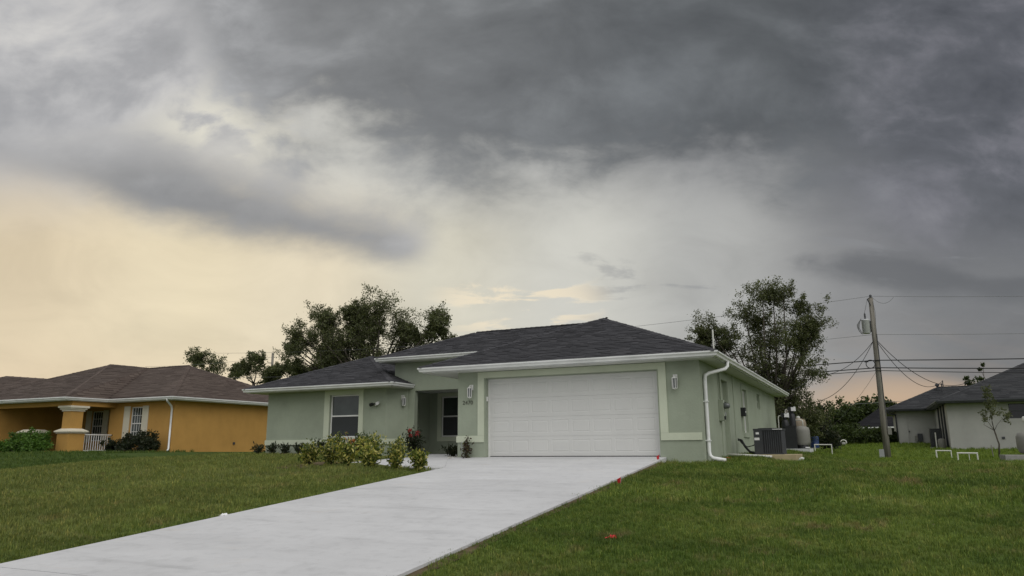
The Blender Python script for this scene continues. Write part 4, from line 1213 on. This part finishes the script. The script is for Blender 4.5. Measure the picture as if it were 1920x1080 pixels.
t = thing('air_conditioner', 'black air conditioner against the recessed wall of the grey house', 'air conditioner', (12.85, 30.2, .0))
child(MB().box((-.30, -.35, .08), (.30, .35, 1.12)), 'cabinet', M_BLACK, t); child(MB().box((-.34, -.4, -.2), (.36, .4, .08)), 'base', M_CONC, t)
for k in range(8): child(MB().box((-.26 + k * .066, -.37, .14), (-.235 + k * .066, -.35, 1.06)), 'louver', M_DGREY, t)
t = thing('barrel', 'beige tub beside the black air conditioner of the grey house', 'barrel', (13.05, 29.5, -.05))
child(MB().lathe(0, 0, [(.17, 0), (.19, .05), (.19, .5), (.17, .58), (.05, .62)], 16), 'shell', M_BEIGE, t, True)
child(MB().tube([(-.27, -.1, -.1), (-.27, -.1, .95)], .03, 8), 'standpipe', M_PVC, t)
t = thing('utility_meter', 'grey meter box on the recessed wall of the grey house', 'meter', (12.42, 37.5, .45))
child(MB().box((-.15, -.12, 0), (.15, 0, .5)), 'box', M_DGREY, t); child(MB().lathe(-.22, -.08, [(.09, .05), (.09, .35), (.03, .42)], 10), 'dome', M_BEIGE, t)
t = thing('water_tank', 'grey water tank with a white cap on a slab at the right edge', 'tank', (14.28, 11.3, -.08))
child(MB().lathe(0, 0, [(.24, 0), (.30, .08), (.34, .2), (.34, .55), (.28, .66), (.1, .68)], 22), 'shell', M_BEIGE, t, True)
child(MB().tube([(.05, 0, .68), (.05, 0, 1.12)], .04, 8), 'riser', M_PVC, t); child(MB().lathe(.05, 0, [(.12, 1.02), (.13, 1.06), (.13, 1.18), (.1, 1.21)], 14), 'cap', M_PVC, t, True)
tag(MB().prism([(13.5, 10.7), (14.9, 10.7), (14.9, 12.0), (13.5, 12.0)], -.45, -.12).build('tank_slab', M_OLDC, bevel=.01), 'weathered slab under the grey water tank', 'concrete slab')

# far house with a dark roof behind the bushes
K = thing('dark_roofed_house', 'distant house with dark hip roof and a white gutter behind the bushes', 'house')
MB().box((8.6, 55.6, .2), (16.5, 62, 1.85)).build('wall', M_DARK, K)
roof(K, [([(8.0, 55, 1.82), (17, 55, 1.82), (14, 58.4, 3.6), (10.4, 58.4, 3.6)], 1), ([(8.0, 55, 1.82), (10.4, 58.4, 3.6), (8.0, 62, 1.82)], 1)], M_FARROOF, 91, (), 0, 'roof', .06, .3, (.5, 1.2))
MB().box((7.95, 54.85, 1.70), (17, 54.98, 1.80)).build('gutter', M_GUTW, K)

# ------------------------------------------------------------------ utility poles and lines
P0 = Vector((10.19, 22.4, -.55))
pole = thing('utility_pole', 'weathered wooden utility pole with a grey transformer', 'utility pole', P0)
child(MB().tube([(0, 0, -.3), (0, 0, 2.5), (.01, 0, 5.5), (.02, 0, 8.05)], [.165, .15, .128, .11], 14), 'shaft', M_WOOD, pole, True)
child(MB().lathe(0, 0, [(0.001, 8.05), (.11, 8.06), (.11, 8.08)], 14), 'top', M_WOOD, pole)
tr_ = child(MB().lathe(-.33, -.05, [(.16, 6.27), (.185, 6.29), (.185, 6.93), (.195, 6.94), (.195, 6.97), (.15, 7.0)], 20), 'transformer', M_PAINTG, pole, True)
child(MB().lathe(-.33, -.05, [(.04, 7.0), (.055, 7.04), (.03, 7.08), (.055, 7.13), (.03, 7.17), (.05, 7.22), (.02, 7.32)], 10), 'bushing', M_DGREY, tr_, True)
child(MB().box((-.2, -.03, 6.35), (-.1, .03, 6.9)), 'bracket', M_DGREY, pole)
child(MB().tube([(-.02, -.13, 7.7), (-.10, -.15, 7.9), (-.14, -.16, 8.02)], .03, 6), 'cutout', M_DGREY, pole)
child(MB().lathe(.02, 0, [(.03, 8.08), (.07, 8.12), (.04, 8.16), (.07, 8.2), (.03, 8.25)], 10), 'insulator', M_DGREY, pole, True)
lw = MB(); rg = random.Random(9)
for k in range(5):
    r = .10 + .05 * k
    lw.tube([(-.52 - .12 * math.sin(a / 8 * math.pi) * (1 + .2 * k), -.12 - .03 * k, 6.25 + .75 * a / 8 + .05 * math.sin(a + k)) for a in range(9)], .011, 5)
lw.tube([(-.14, -.16, 8.02), (-.22, -.2, 7.7), (-.33, -.1, 7.32)], .01, 5)
lw.tube([(.10, -.08, 7.9), (.16, -.1, 7.3), (.12, -.1, 6.6), (.13, -.1, 6.0)], .01, 5)
child(lw, 'lead_wires', M_WIREG, pole)
child(MB().tube([(.12, -.1, 1.5), (.12, -.1, 6.2)], .018, 6), 'riser_conduit', M_DGREY, pole)
child(MB().box((.13, -.14, 1.28), (.30, .06, 1.62)), 'terminal_box', M_BEIGE, pole)
child(MB().box((-.35, -.2, .05), (-.13, .0, .58)), 'ground_cabinet', M_ALU, pole)

lp = thing('utility_pole', 'leaning bare wooden pole rising behind the small trees on the left', 'utility pole', (-42.2, 36, 0))
child(MB().tube([(.0, 0, -.3), (.02, 0, 9.38)], [.16, .11], 10), 'shaft', M_WOOD, lp, True)
child(MB().tube([(.0, -.1, 8.4), (-.5, -.1, 8.45)], .04, 6), 'arm', M_WOOD, lp)


def wire(pts, sag, r, label, mat=None, name='power_line', group=None, n=22):
    out = []
    for a, b2, sg in zip(pts, pts[1:], sag):
        a, b2 = Vector(a), Vector(b2)
        for i in range(n + (1 if b2 == Vector(pts[-1]) else 0)):
            u = i / n; q = a.lerp(b2, u); q.z -= sg * 4 * u * (1 - u); out.append(q)
    o = MB().tube(out, r, 6).build(name, mat or M_WIRE)
    tag(o, label, 'cable', group)
    return o


yp = 22.4
wire([(-36, yp, 7.5), (10.21, yp, 7.62), (58, yp, 7.6)], [.75, 1.3], .009, 'highest thin power line at the very top of the utility pole', M_WIREG)
wire([(-36, yp, 5.6), (10.2, yp, 5.66), (58, yp, 5.7)], [.5, .9], .009, 'thin power line at the height of the transformer', M_WIREG)
wire([(-36, yp - .15, 4.3), (10.18, yp - .15, 4.35), (58, yp - .15, 4.5)], [.35, .65], .026, 'upper of the three thick black cables below the transformer')
wire([(-36, yp - .15, 3.9), (10.18, yp - .15, 3.98), (58, yp - .15, 3.9)], [.35, .75], .026, 'middle of the three thick black cables below the transformer')
wire([(-36, yp - .15, 3.74), (10.18, yp - .15, 3.84), (58, yp - .15, 3.75)], [.35, .9], .018, 'lowest and thinnest of the three black cables below the transformer')
wire([(10.1, yp - .1, 5.3), (7.3, 21, 3.66), (6.45, 16.0, 2.6)], [.5, .15], .014, 'black service cable dropping from the pole to the rear eave of the green house')
wire([(10.1, yp, 5.3), (7.2, 22.4, 2.42)], [.62], .014, 'black cable looping down from the pole to the foot of the right tree')
wire([(10.25, yp, 5.35), (14.3, 40.2, 4.5)], [1.15], .016, 'black service cable from the pole to the roof mast of the grey house')
wire([(10.25, yp, 5.4), (15.2, 34.0, 3.95)], [1.0], .016, 'second black cable from the pole to the roof slope of the grey house')
wire([(10.1, yp - .1, 3.8), (7.6, 26, 1.2)], [.2], .007, 'faint thin guy wire slanting down left of the pole', M_WIREG)
wire([(-6, 55, 3.7), (12.5, 55, 3.98), (30, 55, 4.2)], [.1, .1], .018, 'far thin line over the distant bushes', M_WIREG)
wire([(10.25, yp - .05, 7.6), (11.25, yp - .05, 7.47)], [.34], .009, 'short jumper loop beside the pole top', M_WIREG)
wire([(-60, 36, 9.0), (-42.2, 36, 9.0), (-10, 36, 9.2)], [.2, .6], .012, 'faint line at the leaning pole on the left', M_WIREG)
cl = MB().tube([(9.88 + .2 * math.cos(a * math.pi / 12), yp - .2, 4.17 + .2 * math.sin(a * math.pi / 12)) for a in range(25)], .022, 6)
cl.tube([(9.62, yp - .17, 4.31), (9.8, yp - .17, 4.32)], .05, 6)
tag(cl.build('cable_coil', M_WIRE), 'round coil of spare black cable hanging left of the pole', 'cable coil')

# ------------------------------------------------------------------ plants
def leaf(mb, p, s, rg_, w=.5, up_=0.0, long_=1.0):
    d = Vector((rg_.gauss(0, 1), rg_.gauss(0, 1), rg_.gauss(0, 1) + up_)); d.normalize()
    a = d.cross(Vector((rg_.gauss(0, 1), rg_.gauss(0, 1), rg_.gauss(0, 1)))); a.normalize()
    k = len(mb.v); h = s * long_
    mb.v += [tuple(p), tuple(p + d * h * .5 + a * s * w * .5), tuple(p + d * h), tuple(p + d * h * .5 - a * s * w * .5)]
    mb.f.append((k, k + 1, k + 2, k + 3)); mb.mi.append(0)


def tree(name, label, cat, base, fork, trunk_r, blobs, leafmat_, lsize, twigs, per, seed, group=None, spread=.16):
    rg_ = random.Random(seed)
    t = thing(name, label, cat, base, group)
    b0 = Vector(base); fk = Vector(fork)
    tm = MB(); tm.tube([(0, 0, -.3), (fk - b0) * .5 + Vector((.1, .05, 0)), fk - b0], [trunk_r * 1.25, trunk_r, trunk_r * .85], 10)
    lm = MB()
    for bi, (x, y, z, r) in enumerate(blobs):
        c_ = Vector((x, y, z)) - b0; f0 = fk - b0
        mid = f0.lerp(c_, .55) + Vector((rg_.uniform(-.3, .3), rg_.uniform(-.3, .3), -.12 * (c_ - f0).length))
        tm.tube([f0, mid, c_], [trunk_r * .42, trunk_r * .22, trunk_r * .10], 6)
        for k in range(twigs):
            d = Vector((rg_.gauss(0, 1), rg_.gauss(0, 1), rg_.gauss(.15, .9))); d.normalize()
            st = c_ + Vector((rg_.gauss(0, .40), rg_.gauss(0, .40), rg_.gauss(0, .36))) * r
            L_ = r * rg_.uniform(.3, .85)
            bend = Vector((rg_.gauss(0, .15), rg_.gauss(0, .15), rg_.uniform(0, .3))) * r
            en = st + d * L_ + bend * .6
            tm.tube([st, st + d * L_ * .55 + bend * .2, en], [trunk_r * .07, trunk_r * .045, .006], 4, False)
            for q in range(per):
                u = rg_.uniform(.25, 1.03) ** .8
                p = st.lerp(en, u) + Vector((rg_.gauss(0, 1), rg_.gauss(0, 1), rg_.gauss(0, 1))) * (spread * r * (1.12 - .7 * u))
                leaf(lm, p, lsize * rg_.uniform(.6, 1.35), rg_, .55)
    child(tm, 'trunk', M_BARK, t, True)
    child(lm, 'crown', leafmat_, t)
    return t


def fill(bl, k, seed):
    """extra clumps between neighbouring clumps, so the crown closes up"""
    out = [(x, y, z, r * k) for x, y, z, r in bl]
    for i, a in enumerate(bl):
        near = sorted(bl[:i] + bl[i + 1:], key=lambda q: (q[0] - a[0]) ** 2 + (q[1] - a[1]) ** 2 + (q[2] - a[2]) ** 2)[:2]
        for q in near:
            if a[0] < q[0]: out.append(tuple(.5 * (u + v) for u, v in zip(a[:3], q[:3])) + (min(a[3], q[3]) * .72,))
    return out


RT = [(5.41, 18.93, 7.51, 0.97), (6.3, 19.73, 7.54, 0.75), (4.31, 20.34, 6.83, 0.92), (5.43, 21.24, 6.09, 1.12), (2.53, 19.39, 6.14, 0.83), (3.69, 20.0, 5.45, 1.03), (4.81, 20.88, 4.7, 1.2), (6.37, 19.01, 5.27, 0.9), (7.72, 19.73, 6.13, 0.73), (7.14, 20.31, 5.01, 0.83), (6.0, 21.3, 3.71, 1.18), (7.17, 19.43, 3.71, 0.78), (4.97, 20.0, 3.37, 1.06), (6.38, 20.61, 2.35, 0.83), (7.16, 19.27, 1.56, 0.66), (5.6, 19.67, 1.78, 0.91), (2.86, 20.3, 4.96, 0.82), (1.94, 20.61, 5.57, 0.55), (6.9, 20.4, 1.0, .7), (6.0, 20.4, .9, .8)]
RT = fill(RT, 1.0, 7)
tree('oak_tree', 'tall loose-crowned tree behind the right end of the green house', 'tree', (5.6, 20.3, -.1), (5.4, 20.3, 2.0), .20, RT, M_LEAF, .092, 30, 62, 21, None, .2)
LT = [(-20.08, 22.67, 9.85, 1.15), (-21.65, 23.47, 9.57, 1.44), (-19.46, 24.46, 9.12, 1.27), (-23.99, 25.53, 9.37, 1.39), (-25.7, 23.19, 9.51, 1.1), (-28.41, 24.0, 8.83, 1.0), (-26.84, 25.15, 7.92, 1.57), (-24.38, 22.22, 7.53, 1.62), (-21.57, 23.38, 7.46, 1.69), (-19.41, 24.52, 7.5, 1.41), (-16.98, 25.09, 9.18, 0.99), (-16.12, 23.42, 8.52, 0.8), (-17.16, 24.0, 7.64, 1.09), (-15.64, 24.47, 7.32, 0.65), (-27.88, 22.78, 6.96, 1.11), (-25.27, 23.5, 6.19, 1.35), (-22.33, 24.5, 5.8, 1.36), (-19.63, 25.3, 5.88, 1.18), (-23.0, 24, 8.7, 1.2), (-25.6, 24, 6.9, 1.2), (-17.9, 24.6, 6.4, 1.0), (-28.9, 24.2, 7.8, .8), (-24.47, 23.0, 9.33, 0.92), (-23.66, 24.0, 7.4, 1.11), (-26.23, 25.0, 6.0, 0.92), (-24.29, 23.5, 5.9, 0.98), (-22.47, 24.5, 6.95, 1.22), (-20.61, 23.0, 6.09, 1.07), (-18.31, 24.0, 5.6, 0.74), (-17.13, 25.0, 6.33, 0.74), (-18.37, 23.5, 7.73, 0.56), (-28.2, 24.5, 5.79, 0.6), (-20.69, 23.0, 8.35, 0.96), (-23.16, 24.0, 9.89, 0.79), (-15.67, 25.0, 6.53, 0.49)]
LT = fill(LT, .97, 8)
tree('oak_tree', 'broad dark tree with two crowns rising over the left roof of the green house', 'tree', (-21.5, 24, 0), (-21.6, 24, 4.6), .32, LT, M_LEAF, .125, 26, 58, 22, None, .21)
tree('small_tree', 'small tree showing over the right end of the brown roof', 'tree', (-52, 38, 0), (-52, 38, 7.2), .18, [(-53.42, 36.88, 9.71, 1.02), (-51.41, 37.59, 8.87, 1.12), (-54.71, 38.27, 9.33, 0.74), (-49.84, 38.85, 8.12, 0.77)], M_LEAF, .17, 26, 80, 23, None, .24)
tree('small_tree', 'small tree just left of the leaning bare pole', 'tree', (-44.4, 36, 0), (-44.4, 36, 6.5), .18, [(-43.61, 35.08, 8.79, 0.83), (-44.92, 35.62, 7.97, 1.05), (-46.19, 36.25, 8.03, 0.69), (-43.35, 37.03, 7.27, 0.93)], M_LEAF, .17, 26, 80, 24, None, .24)
tree('small_tree', 'low leafy tree between the leaning bare pole and the broad tree', 'tree', (-38, 33.8, 0), (-38, 33.8, 5.8), .16, [(-39.09, 33.13, 7.19, 0.79), (-37.85, 33.75, 7.52, 0.69), (-37.35, 34.29, 6.72, 0.78), (-36.2, 33.9, 6.9, .7), (-40.2, 34, 6.7, .7)], M_LEAF, .17, 26, 80, 25, None, .24)
BG = 'bushes at the far end of the rear lawn'
tree('bush', 'tall spiky dark bush left of the distant dark roof', 'bush', (7.6, 39.6, .3), (7.6, 39.6, .7), .09, [(7.24, 38.82, 1.85, 1.07), (7.99, 39.69, 2.36, 0.84), (6.83, 40.93, 1.18, 0.84), (7.6, 39.5, 1.2, .9), (8.2, 39.5, 1.1, .7)], M_LEAF2, .2, 18, 90, 26, BG, .26)
tree('rounded_tree', 'rounded dark tree behind the distant dark roof', 'tree', (9.3, 62, .3), (9.3, 62, 1.2), .2, [(8.6, 62, 3.4, 1.2), (10.0, 62.5, 3.6, 1.2), (11.0, 62, 3.2, 1.1), (9.4, 62, 2.6, 1.3), (7.6, 62, 2.6, 1.1), (11.6, 62.4, 2.6, .9)], M_LEAF2, .30, 20, 90, 27, None, .26)
tree('bush', 'round bush in the middle of the far hedge', 'bush', (8.2, 36.6, .3), (8.2, 36.6, .5), .06, [(8.19, 36.13, 1.04, 0.79), (7.62, 36.79, 0.94, 0.58), (8.76, 37.18, 0.82, 0.5)], M_LEAF2, .15, 18, 90, 28, BG, .26)
tree('bush', 'wide low dark bush left of the utility pole foot', 'bush', (10.1, 38.9, .3), (10.1, 38.9, .5), .07, [(9.3, 38.11, 0.75, 0.6), (10.1, 38.73, .72, 0.55), (10.8, 39.27, .7, 0.55), (9.7, 39.65, .9, 0.5)], M_LEAF2, .17, 18, 90, 29, BG, .26)
tree('bush', 'dark bush under the right tree behind the tanks', 'bush', (6.6, 24.5, 0), (6.6, 24.5, .4), .06, [(6.2, 24.5, .8, .8), (7.0, 24.8, .9, .8), (6.6, 25, 1.5, .8), (5.6, 25, 1.3, .9), (7.5, 25.4, .5, .55)], M_DKLEAF, .15, 18, 90, 30, None, .26)
tree('dead_tree', 'bare broken trunk with a few low leaves poking over the grey roof', 'tree', (17.2, 45, .3), (17.2, 45, 4.3), .09, [(16.7, 44.9, 4.55, .35), (16.3, 44.9, 4.6, .25), (17.1, 45, 4.9, .25), (16.25, 45, 5.0, .15), (17.4, 45, 5.9, .08), (17.15, 45, 5.6, .08)], M_LEAF2, .15, 9, 16, 31)
# sapling and its stake
tree('sapling', 'thin young tree with a sparse crown before the grey wall', 'sapling', (13.95, 16, -.30), (13.95, 16, .75), .03, [(13.78, 15.95, 1.3, .22), (14.05, 16.1, 1.55, .25), (13.9, 16, 1.9, .28), (14.4, 16, 1.35, .2), (13.85, 16, 2.2, .22)], M_LEAF, .08, 10, 22, 32, None, .25)
tag(MB().tube([(13.80, 15.9, -.5), (13.76, 15.9, .2)], .018, 6).build('stake', M_WOOD), 'short leaning wooden stake left of the sapling', 'stake')


def shrub(name, label, loc, r, h, mat, lsize, n, seed, group=None, cat='shrub', stems=6, flowers=None, long_=1.5, core=True):
    rg_ = random.Random(seed)
    t = thing(name, label, cat, loc, group)
    sm = MB(); lm = MB(); fm = MB()
    tips = []
    for k in range(stems):
        a = 6.283 * k / stems + rg_.uniform(-.4, .4); rr_ = r * rg_.uniform(.25, .8)
        tip = Vector((rr_ * math.cos(a), rr_ * math.sin(a), h * rg_.uniform(.62, .98)))
        sm.tube([(0, 0, -.05), tip * .5 + Vector((0, 0, .1 * h)), tip], [.014, .010, .005], 5, False); tips.append(tip)
    for i in range(n):
        tp = rg_.choice(tips); u = rg_.uniform(.18, 1.05)
        p = tp * u + Vector((rg_.gauss(0, 1) * r * .27, rg_.gauss(0, 1) * r * .27, rg_.gauss(0, 1) * h * .10))
        p.z = max(p.z, .02)
        leaf(lm, p, lsize * rg_.uniform(.6, 1.3), rg_, .55, .5, long_)
    child(sm, 'stems', M_BARK, t); child(lm, 'foliage', mat, t)
    if flowers:
        fmat, nf, fs = flowers
        for i in range(nf):
            tp = rg_.choice(tips) * rg_.uniform(.85, 1.12)
            fm = MB()
            for q in range(34):
                d = Vector((rg_.gauss(0, 1), rg_.gauss(0, 1), rg_.gauss(.3, .8))); d.normalize()
                leaf(fm, tp + d * fs * rg_.uniform(.5, 1), fs * .5, rg_, .8, .4, 1.0)
            child(fm, 'blossom', fmat, t)
    return t


HG = 'yellow-green hedge shrubs before the front walk'
hd = [(-3.98, -2.75, .30, .62, 'yellow-green shrub at the far left end of the front hedge row'),
      (-3.28, -2.70, .30, .60, 'yellow-green shrub second from the left in the front hedge row'),
      (-2.55, -2.95, .31, .64, 'bushy yellow-green shrub third from the left, under the wing window'),
      (-1.62, -3.25, .30, .56, 'yellow-green shrub standing alone before the white walk, left of the narrow one'),
      (-.82, -3.32, .22, .56, 'narrow yellow-green shrub second from the driveway tip'),
      (-.20, -3.26, .27, .46, 'brightest yellow-green shrub nearest the driveway tip')]
for i, (x, y, r, h, lb) in enumerate(hd):
    shrub('hedge_shrub', lb, (x, y, ground(x, y)), r, h * .92, M_VAR, .07, 820, 100 + i, HG, 'shrub', 9)
bk = [(-4.75, -.75, .33, .72, 'yellow-green back-row shrub farthest left behind the front hedge'),
      (-4.25, -.2, .30, .66, 'dull back-row shrub next to the orange-leaved plant'),
      (-3.75, -.55, .36, .70, 'tall yellow-green back-row shrub below the floodlight'),
      (-3.15, -.95, .32, .66, 'tall green back-row shrub left of the red-flowered bush'),
      (-3.1, .1, .28, .5, 'greenest back-row shrub under the red-flowered bush'),
      (-5.6, .3, .30, .62, 'dark back-row shrub below the left window edge')]
for i, (x, y, r, h, lb) in enumerate(bk):
    shrub('hedge_shrub', lb, (x, y, ground(x, y)), r, h, M_VAR if i not in (1, 5) else M_LEAF2, .07, 620, 120 + i, 'taller shrubs behind the front hedge', 'shrub', 9)
shrub('croton', 'orange-leaved plant glowing in the middle of the hedge', (-4.35, -.55, ground(-4.35, -.55)), .2, .62, M_ORFL, .08, 160, 140, None, 'plant', 5)
shrub('flowering_bush', 'dark bush with red blossoms beside the porch entrance', (-3.45, 1.5, -.0), .34, .80, M_DKLEAF, .075, 700, 141, None, 'bush', 10, (M_FLOW, 6, .075))
SG = 'small dark plants along the wing wall'
for i, (x, lb) in enumerate(((-10.85, 'small dark plant just past the left corner of the green house'), (-10.17, 'small dark plant first inside the left corner of the wing wall'),
                             (-9.55, 'rounder dark plant between its two neighbours under the blank wing wall'), (-8.95, 'small dark plant left of the wing window'),
                             (-8.0, 'dark plant under the left edge of the wing window'), (-7.2, 'dark plant under the right edge of the wing window'), (-6.3, 'dark plant under the floodlight'))):
    shrub('low_plant', lb, (x, 2.5, .06), .19, .34 if i < 4 else .5, M_DKLEAF, .08, 170, 150 + i, SG, 'plant', 7, None, 1.8)
shrub('low_plant', 'dark spreading plant in the white pebbles by the garage corner', (-1.95, 1.35, -.03), .27, .28, M_DKLEAF, .07, 380, 160, None, 'plant', 9)
shrub('climber', 'bronze-leaved climbing plant at the garage wall below the house number', (-.48, -.42, -.09), .15, .52, M_PURP, .075, 190, 161, None, 'plant', 6)
t = thing('trellis', 'small pale wire trellis behind the bronze climbing plant', 'trellis', (-.66, -.36, -.08))
for k in range(3): child(MB().tube([(k * .07, 0, 0), (k * .07, 0, .48)], .006, 5), 'upright', M_ALU, t)
for k in range(7): child(MB().tube([(-.01, -.005, .06 + k * .065), (.15, -.005, .06 + k * .065)], .005, 5), 'rung', M_ALU, t)


def bigbush(name, label, blobs, mat, ls, twigs, per, seed):
    return tree(name, label, 'bush', (blobs[0][0], blobs[0][1], .1), (blobs[0][0], blobs[0][1], .35), .06, blobs, mat, ls, twigs, per, seed, None, .24)


bigbush('green_bush', 'bright green clipped bush left of the porch column', [(-26.5, 4.0, .66, .42), (-27.2, 3.9, .66, .42), (-27.8, 3.9, .55, .40), (-26.0, 4.0, .55, .38), (-26.8, 3.7, .4, .48), (-27.9, 3.7, .35, .42), (-26.1, 3.7, .3, .4)], M_BRIGHT, .10, 26, 80, 41)
bigbush('dark_bush', 'wide dark brown-green bush under the shuttered window', [(-22.0, 6.4, .62, .52), (-22.7, 6.3, .5, .48), (-23.4, 6.3, .40, .42), (-21.6, 6.5, .45, .42), (-24.0, 6.3, .28, .36)], M_DKLEAF, .10, 24, 80, 42)

# ------------------------------------------------------------------ grass blades over the near and middle lawn
src = bpy.data.collections.new('grass_sources')          # not linked to the scene
rg = random.Random(5)
for k in range(6):
    m_ = MB()
    for q in range(10):
        a = rg.uniform(0, 6.283); r = rg.uniform(0, .045); x, y = r * math.cos(a), r * math.sin(a)
        h = rg.uniform(.025, .062); la = rg.uniform(0, 6.283); ln = rg.uniform(.1, .75) * h; w = rg.uniform(.0022, .004)
        px, py = -math.sin(la) * w, math.cos(la) * w
        i = len(m_.v)
        m_.v += [(x - px, y - py, -.01), (x + px, y + py, -.01), (x + .4 * ln * math.cos(la) + px * .8, y + .4 * ln * math.sin(la) + py * .8, h * .6),
                 (x + .4 * ln * math.cos(la) - px * .8, y + .4 * ln * math.sin(la) - py * .8, h * .6), (x + ln * math.cos(la), y + ln * math.sin(la), h)]
        m_.f += [(i, i + 1, i + 2, i + 3), (i + 3, i + 2, i + 4)]; m_.mi += [0, 0]
    o = bpy.data.objects.new('grass_tuft', m_.mesh('grass_tuft', M_BLADE)); src.objects.link(o)


def bare(x, y):
    """paved, planted or built ground"""
    if -19.7 < y < 0 and xl(min(y, -3.4)) + .04 + .07 * math.sin(y * 5) * math.sin(y * 1.7) < x < xr(min(y, -.83)) + .0 + .07 * math.sin(y * 4) * math.sin(y * 1.3) and (y < -3.3 or x > -.9): return True
    if -4.62 < x < .45 and -3.12 < y < 4: return True
    if -3.4 < y < 0 and x < .45 and x > .3: return True
    if -10.95 < x < -2.5 and 2.3 < y < 16: return True
    if -2.6 < x < 5.98 and -.22 < y < 16: return True
    if 6.5 < x < 7.82 and 2.88 < y < 4.4: return True
    if 6.15 < x < 7.55 and 11.1 < y < 13.3: return True
    if x < -21.0 and y > 7.2: return True
    if x < -25.2 and y > 4.8: return True
    return False


def emitter(step, dlo, dhi, dens, scale, name):
    me_v, me_f, dn_ = [], [], []
    for x in np.arange(-30, 24, step):
        for y in np.arange(-16, 44, step):
            cx, cy = x + step / 2, y + step / 2
            v_ = np.array((cx, cy, ground(cx, cy))) - CAM; z_ = v_ @ fw
            if z_ < 1: continue
            dist = math.hypot(v_[0], v_[1])
            if not (dlo <= dist < dhi): continue
            if abs(v_ @ r2) > z_ * .69 + 3.5: continue
            if cy > 2 and -20 < cx < 6 or cx < -20 and cy > 8: continue
            if cx > 13.3 and cy > 28.3 or cx > 11.1 and cy > 37.4: continue
            if bare(cx, cy): continue
            k = len(me_v)
            for a, c_ in ((x, y), (x + step, y), (x + step, y + step), (x, y + step)): me_v.append((a, c_, ground(a, c_)))
            me_f.append((k, k + 1, k + 2, k + 3))
    me = bpy.data.meshes.new(name); me.from_pydata(me_v, [], me_f); me.update()
    o = bpy.data.objects.new(name, me); C.objects.link(o)
    ng = bpy.data.node_groups.new(name, 'GeometryNodeTree')
    ng.interface.new_socket('Geometry', in_out='INPUT', socket_type='NodeSocketGeometry')
    ng.interface.new_socket('Geometry', in_out='OUTPUT', socket_type='NodeSocketGeometry')
    N = ng.nodes; gi = N.new('NodeGroupInput'); go = N.new('NodeGroupOutput')
    dp = N.new('GeometryNodeDistributePointsOnFaces'); dp.inputs['Density'].default_value = dens
    ci = N.new('GeometryNodeCollectionInfo'); ci.inputs['Collection'].default_value = src
    ci.inputs['Separate Children'].default_value = True; ci.inputs['Reset Children'].default_value = True
    ip = N.new('GeometryNodeInstanceOnPoints'); ip.inputs['Pick Instance'].default_value = True
    rv = N.new('FunctionNodeRandomValue'); rv.data_type = 'FLOAT_VECTOR'
    rv.inputs[0].default_value = (-.15, -.15, 0); rv.inputs[1].default_value = (.15, .15, 6.283)
    rs = N.new('FunctionNodeRandomValue'); rs.data_type = 'FLOAT'
    rs.inputs[2].default_value = scale * .6; rs.inputs[3].default_value = scale * 1.3
    ln_ = ng.links.new
    ln_(gi.outputs[0], dp.inputs[0]); ln_(dp.outputs['Points'], ip.inputs['Points']); ln_(ci.outputs[0], ip.inputs['Instance'])
    ln_(rv.outputs[0], ip.inputs['Rotation']); ln_(rs.outputs[1], ip.inputs['Scale']); ln_(ip.outputs[0], go.inputs[0])
    md = o.modifiers.new('grass', 'NODES'); md.node_group = ng
    return tag(o, None, None, None, 'stuff')


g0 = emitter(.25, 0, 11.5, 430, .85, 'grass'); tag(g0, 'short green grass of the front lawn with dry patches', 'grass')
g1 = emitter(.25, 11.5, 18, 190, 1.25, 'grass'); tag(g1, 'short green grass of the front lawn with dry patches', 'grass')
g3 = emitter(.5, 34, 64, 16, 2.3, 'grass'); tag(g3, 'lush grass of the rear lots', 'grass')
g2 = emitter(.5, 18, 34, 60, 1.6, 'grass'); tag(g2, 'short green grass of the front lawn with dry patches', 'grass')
